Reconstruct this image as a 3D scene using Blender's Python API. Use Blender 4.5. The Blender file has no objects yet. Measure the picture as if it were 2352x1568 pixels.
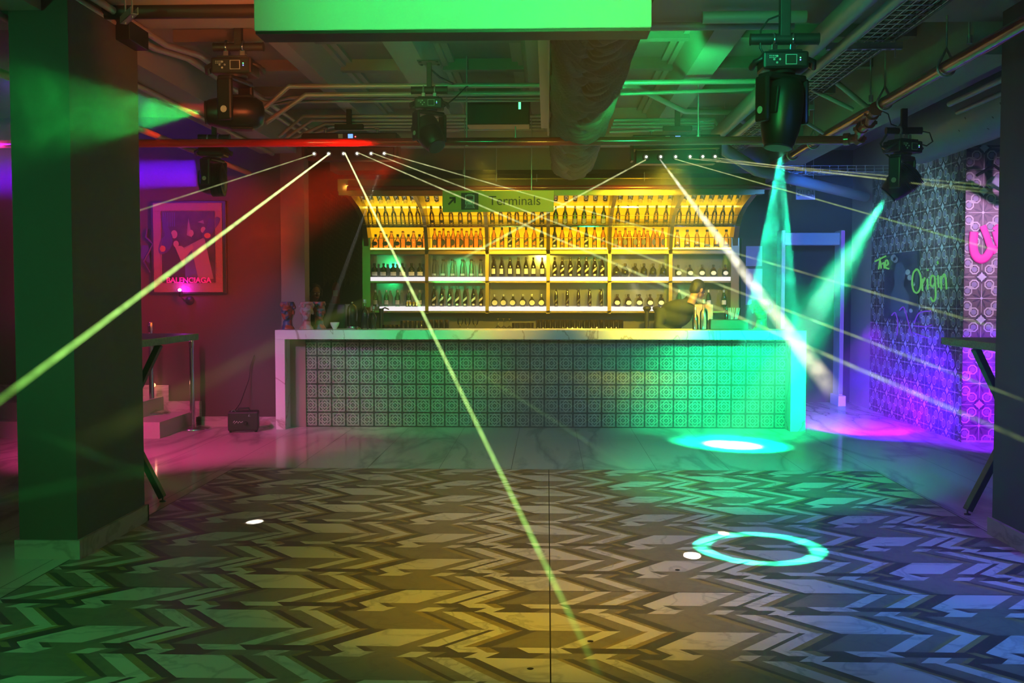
import bpy, bmesh, math, random
from mathutils import Vector, Matrix, noise
random.seed(7)
SC = bpy.context.scene
COL = SC.collection
PI = math.pi
# ------------------------------------------------------------------ camera
F_PX, HC = 2400.0, 1.46
YAW, PITCH = math.radians(1.93), math.radians(2.62)
cam_d = bpy.data.cameras.new('camera'); cam = bpy.data.objects.new('camera', cam_d); COL.objects.link(cam)
cam.location = (0, 0, HC); cam.rotation_euler = (PI/2-PITCH, 0, YAW)
cam_d.sensor_width = 36; cam_d.lens = F_PX/2352*36; cam_d.clip_start = .05
SC.camera = cam
CM = (Matrix.Rotation(YAW, 3, 'Z') @ Matrix.Rotation(PI/2-PITCH, 3, 'X'))
CO = Vector((0, 0, HC))
def ray(px, py):
    return (CM @ Vector(((px-1176)/F_PX, -(py-784)/F_PX, -1))).normalized()
def at(px, py, Y=None, X=None, Z=None):
    d = ray(px, py)
    t = (Y/d.y) if Y is not None else ((X/d.x) if X is not None else ((Z-HC)/d.z))
    return CO + d*t
# ------------------------------------------------------------------ world haze, exposure
SC.view_settings.view_transform = 'Standard'; SC.view_settings.look = 'None'
SC.view_settings.gamma = 1; SC.view_settings.use_curve_mapping = False
SC.view_settings.exposure = 0.0
w = bpy.data.worlds.new('club_air'); SC.world = w; w.use_nodes = True
wn = w.node_tree; wn.nodes['Background'].inputs[0].default_value = (.01, .012, .012, 1)
wn.nodes['Background'].inputs[1].default_value = 0.3
vs = wn.nodes.new('ShaderNodeVolumeScatter'); vs.inputs['Density'].default_value = 0.019
vs.inputs['Anisotropy'].default_value = 0.25; vs.inputs['Color'].default_value = (1, 1, 1, 1)
wn.links.new(vs.outputs[0], wn.nodes['World Output'].inputs['Volume'])
cy = SC.cycles
cy.use_denoising = True; cy.use_light_tree = False
cy.use_adaptive_sampling = True; cy.adaptive_threshold = 0.03
cy.max_bounces = 5; cy.diffuse_bounces = 3; cy.glossy_bounces = 3; cy.transmission_bounces = 4
cy.volume_bounces = 0; cy.transparent_max_bounces = 24
cy.sample_clamp_indirect = 4; cy.sample_clamp_direct = 0
cy.caustics_reflective = False; cy.caustics_refractive = False
cy.volume_max_steps = 64
# ------------------------------------------------------------------ lights (the club's rig, plus unseen lamps added to colour single places)
def spot(name, loc, target, col, watts, deg, blend=.3, r=.04):
    d = bpy.data.lights.new(name, 'SPOT'); o = bpy.data.objects.new(name, d); COL.objects.link(o)
    o.location = loc; v = Vector(target)-Vector(loc)
    o.rotation_euler = v.to_track_quat('-Z', 'Y').to_euler()
    d.color = col; d.energy = watts; d.spot_size = math.radians(deg); d.spot_blend = blend; d.shadow_soft_size = r
    return o
def point(name, loc, col, watts, r=.05):
    d = bpy.data.lights.new(name, 'POINT'); o = bpy.data.objects.new(name, d); COL.objects.link(o)
    o.location = loc; d.color = col; d.energy = watts; d.shadow_soft_size = r; return o
GREEN = (.02, 1, .25); TEAL = (0, 1, .42); AMBER = (1, .58, .03); BLUE = (.05, .25, 1); VIOLET = (.22, .02, 1)
PINK = (1, .05, .45); RED = (1, .03, .02)
HEAD_C = at(1795, 332, Y=5.16); HEAD_D = at(2050, 432, Y=8.5); HEAD_A = at(478, 270, Y=6.9); HEAD_E = at(462, 398, Y=9.3)
HEAD_B = at(985, 352, Y=8.2)
# fixtures seen in the picture
gobo = spot('ring_lamp', HEAD_C+Vector((0, 0, -.02)), at(1745, 1260, Z=0), (.02, 1, .5), 7000, 22, .0, .008)
spot('red_lamp', at(958, 352, Y=8.3), at(520, 540, Y=10.6), (1, .015, .0), 1300, 32, .95, .05)
# rig washes out of view, mixed with unseen fill lamps added in mid-room
spot('green_wash_lamp', (-3.4, .6, 2.9), (-1.6, 3.9, 0), (.02, 1, .22), 420, 58, 1, .12)
spot('green_column_lamp', (-3.7, .8, 2.0), (-2.85, 5.6, 1.9), (.01, 1, .28), 260, 38, .9, .12)
spot('teal_column_fill', (.6, 1.0, 1.6), (2.72, 5.8, 1.5), (.02, 1, .7), 45, 20, .8, .1)  # unseen lamp added to tint the right column teal
spot('amber_wash_lamp', (.3, 2.6, 3.0), (.0, 5.3, 0), (1, .52, .01), 640, 46, 1, .1)
spot('blue_wash_lamp', (3.2, 1.8, 3.0), (2.1, 6.4, 0), (.06, .24, 1), 1900, 62, 1, .12)
spot('violet_wash_lamp', (2.3, 4.0, 2.9), (2.6, 5.9, 0), (.22, .03, 1), 300, 44, .8, .1)
spot('neutral_wash_lamp', (0, .2, 3.0), (0, 7.0, 0), (1, .70, .42), 80, 95, 1, .2)
spot('green_up_fill', (.75, 7.0, 2.6), (1.0, 8.9, 3.4), (.01, 1, .20), 110, 120, 1, .1)  # unseen uplight added under the slab for green on the ceiling
spot('green_beam_fill', (.9, 4.6, 2.7), (1.5, 6.4, 3.4), (.0, .8, .55), 14, 110, 1, .1)  # weak unseen lamp added to colour the near ceiling beam
spot('green_panel_lamp', (0, 2.5, 3.05), (0, 4.45, 2.9), (.01, 1, .16), 230, 75, .6, .1)
spot('red_up_lamp', (-1.4, 5.0, 2.6), (-2.5, 8.2, 3.4), (1, .16, .04), 120, 70, 1, .1)
spot('blue_up_lamp', (3.0, 5.0, 2.2), (3.2, 8.2, 3.2), (.02, .40, 1), 420, 80, 1, .1)
spot('pink_lamp', (-4.3, 7.6, 2.9), (-3.7, 9.9, 0), (1, .03, .30), 800, 58, .9, .1)
spot('pink_wall_lamp', (-5.6, 9.8, 1.2), (-4.8, 11.34, 1.5), (1, .01, .42), 55, 80, 1, .1)
spot('violet_corner_lamp', (-4.6, 8.2, 2.6), (-4.6, 11.34, 3.2), (.2, .0, 1), 420, 60, 1, .1)
spot('violet_wall_fill', (2.9, 10.1, .7), (4.07, 11.5, .15), (.07, 0, 1), 1900, 76, 1, .06)  # unseen low lamp, added for violet on the foot of the wall
spot('violet_floor_fill', (3.1, 10.0, 1.2), (3.5, 11.7, 0), (.26, 0, 1), 2400, 44, .4, .05)  # no fixture here: added for the violet streak on the floor
spot('violet_pier_lamp', (3.9, 8.9, .9), (4.35, 10.37, .35), (.20, 0, 1), 900, 64, .9, .06)
spot('lilac_pier_lamp', (4.6, 8.4, 2.5), (4.35, 10.37, 1.8), (.85, .45, 1), 380, 56, 1, .1)
spot('teal_wall_lamp', (2.0, 9.6, 2.4), (4.07, 11.8, 1.9), (.3, .75, .9), 420, 55, 1, .1)
spot('amber_haze_lamp', (1.2, 9.9, 2.7), (1.0, 12.2, 1.4), (1, .72, .03), 1900, 64, .9, .1)
spot('amber_bar_lamp', (-.6, 9.9, 2.7), (-.5, 12.4, 1.3), (1, .66, .06), 850, 62, 1, .1)
spot('lilac_bar_lamp', (-3.9, 7.0, 2.6), (-2.7, 11.1, .8), (.75, .34, 1), 380, 28, .9, .08)
spot('green_bar_lamp', (-1.3, 8.6, 2.3), (-1.5, 11.2, .75), (.02, 1, .22), 300, 44, .9, .08)
spot('teal_bar_fill', (2.2, 9.2, 1.6), (2.1, 11.2, .4), (0, 1, .30), 1600, 60, 1, .1)  # added source in place of green bounced up from the hot spot
spot('teal_bar_fill', (.9, 7.0, 2.6), (1.5, 11.2, .7), (0, 1, .30), 420, 30, 1, .1)  # second added source widening that green along the bar front
spot('teal_floor_lamp', (.7, 5.6, 2.6), (1.7, 8.4, 0), (0, 1, .36), 1200, 46, 1, .1)
spot('blue_back_lamp', (3.0, 10.4, 2.6), (2.9, 14.0, 1.3), (.03, .16, 1), 320, 80, 1, .1)
spot('green_back_bar_glare', (-1.5, 8.0, 2.4), (-1.13, 13.3, 1.58), (0, 1, .35), 1500, 7.5, .5, .05)  # added narrow spot that lays green glare on one bottle bay
spot('red_pipe_fill', at(975, 345, Y=8.34), at(600, 329, Y=8.5), (1, .02, .01), 500, 22, .6, .03)  # extra red spot added so the pipe catches the red light
bl = spot('blue_beam_lamp', HEAD_E+Vector((-.05, 0, 0)), at(250, 402, Y=9.0), (.16, 0, 1), 900, 10, .2, .1)
bl.data.type = 'AREA'; bl.data.shape = 'DISK'; bl.data.size = .24; bl.data.spread = R9 = math.radians(9); bl.data.energy = 120
spot('amber_front_fill', (-.1, 6.8, 2.2), (.0, 9.7, 2.4), (1, .72, .06), 110, 30, 1, .1)  # fill added in mid-air to brighten the sign and duct tip
spot('brown_floor_fill', (-.6, 5.0, 2.8), (-.8, 8.0, 0), (1, .60, .24), 160, 56, 1, .1)  # fill added to lift the far inlaid floor
spot('amber_duct_fill', (1.5, 9.6, 1.5), (.3, 10.8, 2.9), (1, .6, .05), 40, 50, 1, .1)  # side light added from below to bring out the duct's creases
spot('green_up_fill', (-.7, 5.0, 2.6), (-.5, 8.0, 3.4), (.01, 1, .20), 90, 60, 1, .1)  # another added uplight, for a green patch left of the duct
spot('alcove_fill', (-2.3, 12.0, 2.7), (-2.8, 14.0, 1.7), (1, .62, .22), 60, 70, 1, .08)  # fill added to make the chain curtain and woman visible
# gobo of the ring: only an annulus of the cone lets light through
ln = gobo.data; ln.use_nodes = True; nt = ln.node_tree
em = nt.nodes['Emission']
tc = nt.nodes.new('ShaderNodeTexCoord'); sp = nt.nodes.new('ShaderNodeSeparateXYZ'); nt.links.new(tc.outputs['Normal'], sp.inputs[0])
def nmath(nt, op, a, b=None, c=None):
    n = nt.nodes.new('ShaderNodeMath'); n.operation = op
    for i, v in enumerate((a, b, c)):
        if v is None: continue
        if isinstance(v, (int, float)): n.inputs[i].default_value = v
        else: nt.links.new(v, n.inputs[i])
    return n.outputs[0]
zz = nmath(nt, 'ABSOLUTE', sp.outputs[2])
ang = nmath(nt, 'ARCCOSINE', nmath(nt, 'MINIMUM', zz, .999999))
r0 = math.radians(8.0)
dd = nmath(nt, 'ABSOLUTE', nmath(nt, 'SUBTRACT', ang, r0))
ring = nmath(nt, 'SMOOTH_MIN', 1.0, nmath(nt, 'MAXIMUM', nmath(nt, 'SUBTRACT', 1.35, nmath(nt, 'DIVIDE', dd, math.radians(1.0))), 0.0), .1)
nt.links.new(ring, em.inputs['Strength'])
# laser and lamp dots thrown on the floor
def dot(src, px, py, col, watts, deg=1.6):
    t = at(px, py, Z=0); spot('dot_lamp', src, t, col, watts, deg, .1, .001)
dot(at(885, 352, Y=9.45)+Vector((0, -.15, -.1)), 585, 1198, (1, 1, .85), 5000, 1.5)
dot(at(1550, 365, Y=9.45)+Vector((0, -.15, -.1)), 1590, 1275, (1, .78, .6), 4500, 1.3)
dot(at(1550, 365, Y=9.45)+Vector((.1, -.15, -.1)), 1662, 1224, (1, .9, .5), 7000, 1.0)
# ------------------------------------------------------------------ helpers
MATS = {}
def mat(name, col=(.5, .5, .5), rough=.5, metal=0, emit=None, es=1, spec=.5, bump=None, vary=None, coat=0):
    m = bpy.data.materials.new(name); m.use_nodes = True; nt = m.node_tree; b = nt.nodes['Principled BSDF']
    b.inputs['Base Color'].default_value = (*col, 1); b.inputs['Roughness'].default_value = rough
    b.inputs['Metallic'].default_value = metal; b.inputs['Specular IOR Level'].default_value = spec
    if coat: b.inputs['Coat Weight'].default_value = coat; b.inputs['Coat Roughness'].default_value = .05
    if emit: b.inputs['Emission Color'].default_value = (*emit, 1); b.inputs['Emission Strength'].default_value = es
    tcn = nt.nodes.new('ShaderNodeTexCoord')
    if vary:      # (scale, other colour)
        n = nt.nodes.new('ShaderNodeTexNoise'); n.inputs['Scale'].default_value = vary[0]; n.inputs['Detail'].default_value = 5
        nt.links.new(tcn.outputs['Object'], n.inputs['Vector'])
        mx = nt.nodes.new('ShaderNodeMix'); mx.data_type = 'RGBA'; mx.inputs['A'].default_value = (*col, 1); mx.inputs['B'].default_value = (*vary[1], 1)
        cr = nt.nodes.new('ShaderNodeMapRange'); cr.inputs[1].default_value = .46 if name.startswith('paint_') else .35; cr.inputs[2].default_value = .54 if name.startswith('paint_') else .65
        nt.links.new(n.outputs[0], cr.inputs[0]); nt.links.new(cr.outputs[0], mx.inputs['Factor']); nt.links.new(mx.outputs['Result'], b.inputs['Base Color'])
    if bump:      # (scale, strength)
        n = nt.nodes.new('ShaderNodeTexNoise'); n.inputs['Scale'].default_value = bump[0]; n.inputs['Detail'].default_value = 6
        nt.links.new(tcn.outputs['Object'], n.inputs['Vector'])
        bp = nt.nodes.new('ShaderNodeBump'); bp.inputs['Strength'].default_value = bump[1]; bp.inputs['Distance'].default_value = .01
        nt.links.new(n.outputs[0], bp.inputs['Height']); nt.links.new(bp.outputs[0], b.inputs['Normal'])
    MATS[name] = m; return m
def marble(name, col, vein, scale=1.5, rough=.12, thr=.03, stretch=(1, 1, 1), rot=0.4, amt=1.0):
    m = mat(name, col, rough); nt = m.node_tree; b = nt.nodes['Principled BSDF']; tcn = nt.nodes['Texture Coordinate']
    mp = nt.nodes.new('ShaderNodeMapping'); mp.inputs['Scale'].default_value = stretch; mp.inputs['Rotation'].default_value = (.2, .3, rot)
    nt.links.new(tcn.outputs['Object'], mp.inputs[0])
    n1 = nt.nodes.new('ShaderNodeTexNoise'); n1.inputs['Scale'].default_value = scale; n1.inputs['Detail'].default_value = 8; n1.inputs['Distortion'].default_value = .8
    nt.links.new(mp.outputs[0], n1.inputs['Vector'])
    d = nmath(nt, 'ABSOLUTE', nmath(nt, 'SUBTRACT', n1.outputs[0], .5))
    mr = nt.nodes.new('ShaderNodeMapRange'); mr.inputs[1].default_value = 0; mr.inputs[2].default_value = thr; mr.inputs[3].default_value = amt; mr.inputs[4].default_value = 0
    nt.links.new(d, mr.inputs[0])
    mx = nt.nodes.new('ShaderNodeMix'); mx.data_type = 'RGBA'; mx.inputs['A'].default_value = (*col, 1); mx.inputs['B'].default_value = (*vein, 1)
    nt.links.new(mr.outputs[0], mx.inputs['Factor']); nt.links.new(mx.outputs['Result'], b.inputs['Base Color'])
    return m
def glassy(name, tint, spec=.12, dens=1.0):
    m = bpy.data.materials.new(name); m.use_nodes = True; nt = m.node_tree
    for n in list(nt.nodes):
        if n.type != 'OUTPUT_MATERIAL': nt.nodes.remove(n)
    o = nt.nodes['Material Output']
    t = nt.nodes.new('ShaderNodeBsdfTransparent'); t.inputs[0].default_value = (*tint, 1)
    g = nt.nodes.new('ShaderNodeBsdfGlossy'); g.inputs['Roughness'].default_value = .08
    f = nt.nodes.new('ShaderNodeFresnel'); f.inputs[0].default_value = 1.5
    a = nmath(nt, 'ADD', f.outputs[0], spec*.3)
    mx = nt.nodes.new('ShaderNodeMixShader'); nt.links.new(a, mx.inputs[0]); nt.links.new(t.outputs[0], mx.inputs[1]); nt.links.new(g.outputs[0], mx.inputs[2])
    nt.links.new(mx.outputs[0], o.inputs[0]); MATS[name] = m; return m
def emis(name, col, s):
    m = mat(name, (.02, .02, .02), .5, emit=col, es=s); return m
class MB:
    def __init__(s, M=None): s.v = []; s.f = []; s.mi = []; s.sm = []; s.M = M or Matrix.Identity(4)
    def add(s, vs, fs, mi=0, smooth=False, M=None):
        o = len(s.v); T = s.M @ M if M is not None else s.M
        s.v += [tuple(T @ Vector(v)) for v in vs]; s.f += [tuple(o+i for i in f) for f in fs]
        s.mi += [mi]*len(fs); s.sm += [smooth]*len(fs); return s
    def box(s, a, b, mi=0, M=None, bev=0):
        (x0, y0, z0), (x1, y1, z1) = a, b
        x0, x1 = min(x0, x1), max(x0, x1); y0, y1 = min(y0, y1), max(y0, y1); z0, z1 = min(z0, z1), max(z0, z1)
        if bev <= 0:
            return s.add([(x0, y0, z0), (x1, y0, z0), (x1, y1, z0), (x0, y1, z0), (x0, y0, z1), (x1, y0, z1), (x1, y1, z1), (x0, y1, z1)],
                     [(0, 3, 2, 1), (4, 5, 6, 7), (0, 1, 5, 4), (1, 2, 6, 5), (2, 3, 7, 6), (3, 0, 4, 7)], mi, False, M)
        bm = bmesh.new(); bmesh.ops.create_cube(bm, size=1)
        for v in bm.verts: v.co = Vector(((x0+x1)/2+v.co.x*(x1-x0), (y0+y1)/2+v.co.y*(y1-y0), (z0+z1)/2+v.co.z*(z1-z0)))
        bmesh.ops.bevel(bm, geom=bm.edges[:], offset=min(bev, .49*min(x1-x0, y1-y0, z1-z0)), segments=2, profile=.5, affect='EDGES')
        bm.verts.index_update(); vs = [tuple(v.co) for v in bm.verts]; fs = [tuple(v.index for v in f.verts) for f in bm.faces]; bm.free()
        return s.add(vs, fs, mi, False, M)
    def tube(s, pts, r, seg=10, mi=0, cap=True, M=None, smooth=True):
        pts = [Vector(p) for p in pts]; n = len(pts); rs = r if isinstance(r, (list, tuple)) else [r]*n
        vs = []; fs = []; up = None
        for i, p in enumerate(pts):
            t = (pts[min(i+1, n-1)]-pts[max(i-1, 0)]).normalized()
            if up is None: up = Vector((0, 0, 1)) if abs(t.z) < .9 else Vector((1, 0, 0))
            a = t.cross(up).normalized(); b = a.cross(t).normalized(); up = b
            k = 1.0
            if 0 < i < n-1:
                c = (pts[i]-pts[i-1]).normalized().dot((pts[i+1]-pts[i]).normalized()); k = 1/max(.5, math.sqrt(max(0, (1+c)/2)))
            for j in range(seg):
                q = 2*PI*j/seg; vs.append(p+(a*math.cos(q)+b*math.sin(q))*rs[i]*k)
        for i in range(n-1):
            for j in range(seg): fs.append((i*seg+j, i*seg+(j+1) % seg, (i+1)*seg+(j+1) % seg, (i+1)*seg+j))
        s.add(vs, fs, mi, smooth, M)
        if cap: s.add(vs[:seg], [tuple(range(seg))], mi, False, M); s.add(vs[-seg:], [tuple(reversed(range(seg)))], mi, False, M)
        return s
    def lathe(s, prof, seg=14, mi=0, M=None, c=(0, 0, 0), sx=1, sy=1, smooth=True, a0=0):
        vs = []; fs = []; n = len(prof)
        for (r, z) in prof:
            for j in range(seg):
                q = 2*PI*j/seg+a0; vs.append((c[0]+r*sx*math.cos(q), c[1]+r*sy*math.sin(q), c[2]+z))
        for i in range(n-1):
            for j in range(seg): fs.append((i*seg+j, i*seg+(j+1) % seg, (i+1)*seg+(j+1) % seg, (i+1)*seg+j))
        s.add(vs, fs, mi, smooth, M)
        if prof[0][0] > .0005: s.add(vs[:seg], [tuple(reversed(range(seg)))], mi, False, M)
        if prof[-1][0] > .0005: s.add(vs[-seg:], [tuple(range(seg))], mi, False, M)
        return s
    def ball(s, c, r, mi=0, M=None, u=14, w=9):
        if not isinstance(r, (tuple, list)): r = (r, r, r)
        prof = [(max(1e-4, math.sin(PI*i/w)), -math.cos(PI*i/w)) for i in range(w+1)]
        T = Matrix.Translation(c) @ Matrix.Diagonal((*r, 1))
        return s.lathe(prof, u, mi, (M @ T) if M is not None else T)
    def prism(s, poly, z0, z1, mi=0, M=None):
        n = len(poly); vs = [(x, y, z0) for x, y in poly]+[(x, y, z1) for x, y in poly]
        fs = [tuple(reversed(range(n))), tuple(range(n, 2*n))]+[(i, (i+1) % n, n+(i+1) % n, n+i) for i in range(n)]
        return s.add(vs, fs, mi, False, M)
    def build(s, name, mats, parent=None, label=None):
        me = bpy.data.meshes.new(name); me.from_pydata(s.v, [], s.f)
        for m in (mats if isinstance(mats, (list, tuple)) else [mats]): me.materials.append(MATS[m] if isinstance(m, str) else m)
        me.polygons.foreach_set('material_index', s.mi); me.polygons.foreach_set('use_smooth', s.sm); me.validate(); me.update()
        o = bpy.data.objects.new(name, me); COL.objects.link(o)
        if parent: o.parent = parent
        if label: o['label'] = label
        return o
def empty(name, loc=(0, 0, 0), label=None, cat=None, group=None, rz=0, rot=None):
    o = bpy.data.objects.new(name, None); COL.objects.link(o); o.location = loc; o.empty_display_size = .1
    o.rotation_euler = rot or (0, 0, rz); tag(o, label, cat, group); return o
def tag(o, label=None, cat=None, group=None, kind=None):
    if label: o['label'] = label
    if cat: o['category'] = cat
    if group: o['group'] = group
    if kind: o['kind'] = kind
    return o
def struct(o): o['kind'] = 'structure'; return o
def copy_tree(o, parent=None):
    c = o.copy(); COL.objects.link(c)
    if parent: c.parent = parent
    for ch in list(o.children): copy_tree(ch, c)
    return c
TXT = []
def text(name, body, size, m, parent, M, extrude=.002, align='LEFT', bevel=0, offset=0):
    d = bpy.data.curves.new(name, 'FONT'); d.body = body; d.size = size; d.extrude = extrude; d.align_x = align; d.offset = offset
    d.bevel_depth = bevel; d.materials.append(MATS[m]); o = bpy.data.objects.new(name, d); COL.objects.link(o); TXT.append((o, parent, M)); return o
R = math.radians
FACE = Matrix.Rotation(PI/2, 4, 'X')       # text lying in XY -> standing, facing -Y
# ------------------------------------------------------------------ materials
marble('marble_light', (.62, .60, .56), (.30, .28, .27), 1.2, .10, .05, (1, .35, 1), .5, .8)
marble('inlay_light', (.52, .50, .46), (.26, .26, .26), 3.0, .42, .03, (1, 1, 1), .4, .7)
marble('inlay_grey', (.19, .165, .13), (.13, .115, .10), 6, .45, .06, amt=.6)
marble('inlay_dark', (.06, .05, .05), (.07, .06, .06), 5, .42, .01, amt=.5)
marble('inlay_olive', (.27, .20, .08), (.18, .13, .05), 6, .45, .05, amt=.5)
marble('counter_marble', (.78, .76, .74), (.36, .27, .22), .9, .22, .012, (1.6, 1, 1.2), .7, .9)
marble('skirting_marble', (.50, .46, .42), (.24, .20, .18), 2.5, .3, .05, (1, 1, 3), .2, .7)
mat('wall_brown', (.085, .060, .052), .75, bump=(60, .1)); mat('wall_dark', (.05, .045, .045), .8)
mat('column_paint', (.10, .085, .075), .7, bump=(40, .08)); mat('pillar_tan', (.28, .20, .16), .7)
mat('concrete', (.26, .26, .25), .8, bump=(18, .15), vary=(1.5, (.20, .20, .19))); mat('concrete_light', (.36, .36, .34), .75, bump=(20, .12))
mat('joint', (.015, .015, .015), .8); mat('black_plastic', (.012, .012, .013), .38); mat('black_metal', (.02, .02, .022), .45, .3)
mat('rig_black', (.015, .016, .016), .5, bump=(30, .05)); mat('chrome', (.75, .75, .78), .15, 1); mat('steel', (.55, .56, .58), .28, 1)
mat('pipe_red', (.32, .025, .02), .22, coat=.4); mat('conduit', (.40, .40, .39), .42, .3); mat('pipe_grey', (.30, .31, .31), .42, .2)
mat('galvanised', (.55, .56, .6), .35, .8); mat('cloth', (.13, .11, .09), .7); mat('white_board', (.78, .8, .78), .6)
mat('bar_tile_base', (.07, .065, .055), .4, .2); mat('bar_tile_ridge', (.46, .44, .38), .4, .2)
mat('amber_back', (.75, .38, .04), .4, emit=(1, .50, .0), es=1.2)  # own emission stands in for the strips' light on the panel
emis('amber_led', (1, .74, .07), 9.0); emis('shelf_glow', (1, .93, .97), 1.15); mat('bronze', (.28, .20, .06), .3, .8)
mat('mirror', (.5, .5, .42), .07, .8); mat('shelf_dark', (.05, .042, .03), .4, .2)
glassy('glass_clear', (.90, .93, .92)); glassy('glass_yellow', (.97, .86, .50)); glassy('glass_amber', (.98, .66, .16)); glassy('glass_green', (.45, .8, .4))
glassy('glass_pale', (.95, .95, .80)); glassy('glass_brown', (.28, .12, .05)); glassy('glass_panel', (.85, .88, .88))
mat('glass_black', (.012, .014, .012), .12); mat('cap_dark', (.02, .018, .015), .4); mat('cap_red', (.45, .16, .03), .4); mat('cap_silver', (.6, .6, .6), .3, .8)
mat('label_white', (.70, .68, .62), .6); mat('label_dark', (.05, .045, .04), .5); mat('label_slant', (.42, .38, .30), .5); mat('label_grey', (.35, .36, .36), .5)
mat('stainless', (.5, .5, .5), .3, 1); emis('lcd_blue', (.15, .35, 1), 2); emis('led_red', (1, .05, .05), 8); emis('led_green', (.1, 1, .3), 3); emis('led_blue', (.15, .2, 1), 4)
mat('screen_off', (.03, .04, .035), .15); mat('print_grey', (.45, .55, .5), .5); mat('fin', (.03, .03, .03), .35, .6)
emis('lens_green', (.1, 1, .35), 6); emis('lens_cyan', (.5, 1, .9), 12); emis('lens_blue', (.15, .3, 1), 9); emis('laser_spot', (1, 1, .75), 14); emis('red_glow', (1, .08, .03), 4)
mat('sign_yellow', (.80, .66, .10), .55); mat('sign_black', (.06, .05, .03), .6); mat('sign_white', (.62, .68, .62), .5); mat('exit_pale', (.42, .40, .62), .5); mat('exit_ink', (.06, .05, .13), .5)
mat('gate_white', (.55, .55, .8), .4); emis('gate_tube', (.18, .10, 1), .75); mat('paper', (.40, .40, .6), .6)
mat('frame_dark', (.03, .02, .02), .4); mat('frame_gold', (.30, .19, .16), .5, bump=(60, .6)); mat('picture_ground', (.10, .05, .06), .5, vary=(9, (.04, .02, .03)))
mat('skin_pale', (.42, .30, .26), .6); mat('robe_white', (.30, .24, .30), .7); mat('robe_dark', (.05, .03, .06), .7); mat('robe_blue', (.10, .10, .28), .7); mat('boot_orange', (.5, .2, .04), .5); mat('graffiti_ink', (.07, .03, .16), .5)
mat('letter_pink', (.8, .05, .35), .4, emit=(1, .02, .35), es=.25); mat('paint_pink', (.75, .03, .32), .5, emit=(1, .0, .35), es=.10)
emis('neon_green', (.22, 1, .18), .5); emis('neon_violet', (.2, .05, 1), .7); emis('bulb_violet', (.8, .3, 1), 12); emis('step_bulb', (1, .25, .10), 6)
mat('tile_ground', (.40, .37, .35), .45); mat('tile_flower', (.13, .09, .08), .45); mat('tile_line', (.035, .03, .04), .5); mat('tile_ring', (.50, .48, .43), .45); mat('tile_violet', (.27, .25, .36), .45); mat('tile_star', (.55, .58, .60), .4)
mat('granite', (.10, .10, .09), .35, vary=(60, (.22, .21, .17)), bump=(80, .2)); mat('poster_dark', (.03, .035, .05), .3, vary=(3, (.07, .08, .11))); mat('poster_fig', (.10, .12, .17), .4); mat('poster_pale', (.40, .40, .42), .5)
mat('hair_black', (.012, .01, .008), .6); mat('shirt_black', (.015, .018, .015), .8); mat('skin', (.22, .11, .07), .5); mat('lip', (.35, .08, .07), .5); mat('eye_white', (.6, .6, .6), .3)
mat('paint_a', (.05, .09, .20), .4, vary=(14, (.42, .08, .03))); mat('paint_b', (.50, .20, .16), .4, vary=(16, (.42, .40, .36))); mat('paint_c', (.06, .15, .18), .4, vary=(18, (.45, .10, .06))); mat('paint_d', (.25, .35, .25), .4, vary=(14, (.45, .20, .10)))
mat('extinguisher_red', (.5, .03, .02), .3); mat('ceramic', (.7, .66, .56), .3); mat('chain', (.28, .22, .14), .4, .6); mat('duct_blue', (.22, .27, .30), .5); mat('hole', (.005, .005, .005), .9)
mat('fog_black', (.02, .02, .02), .5); mat('box_art', (.16, .2, .30), .5, vary=(9, (.34, .08, .04))); mat('straw', (.55, .65, .6), .4); mat('napkin_black', (.02, .03, .02), .5)
# ------------------------------------------------------------------ FLOOR
XL, XR, YF = -2.62, 2.70, at(1257, 1078, Z=0).y
P, X0 = 1.337, -.69
Yc = at(900, 1443.7, Z=0).y; ROW = at(300, 1344, Z=0).y-at(205, 1430, Z=0).y
ROW = .604
L_, G_, D_, O_ = 0, 1, 2, 3
BAND = {'/': [(0, L_), (.205, G_), (.262, L_), (.327, D_), (.349, L_), (.406, O_), (.439, D_), (.489, G_), (.698, L_), (.756, G_), (.827, O_), (.845, L_), (.907, O_), (.935, D_), (1, 0)],
        '\\': [(0, G_), (.209, O_), (.243, D_), (.264, G_), (.317, L_), (.385, O_), (.42, D_), (.462, L_), (.702, O_), (.722, D_), (.756, G_), (.827, L_), (.885, O_), (.905, D_), (.955, G_), (1, 0)],
        'a': [(0, L_), (.07, D_), (.10, G_), (.27, D_), (.357, L_), (.445, O_), (.485, D_), (.572, L_), (.705, D_), (.94, O_), (.97, D_), (1, 0)],
        'b': [(-.2, D_), (.048, L_), (.141, G_), (.251, L_), (.313, G_), (.36, D_), (.455, L_), (.52, D_), (.66, G_), (.812, L_), (.88, G_), (.93, O_), (.95, D_), (1.0, D_)]}
BAND['b'] = [(0, D_)]+BAND['b'][1:]
floor = MB()
def clip_poly(poly, ax, lim, sign):
    out = []
    for i in range(len(poly)):
        a, b = poly[i], poly[(i+1) % len(poly)]; ia, ib = sign*(a[ax]-lim) <= 0, sign*(b[ax]-lim) <= 0
        if ia: out.append(a)
        if ia != ib:
            t = (lim-a[ax])/(b[ax]-a[ax]); out.append((a[0]+(b[0]-a[0])*t, a[1]+(b[1]-a[1])*t))
    return out
k0 = -int((Yc+2.5)/ROW)-1
s_a = ROW/.604
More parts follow.
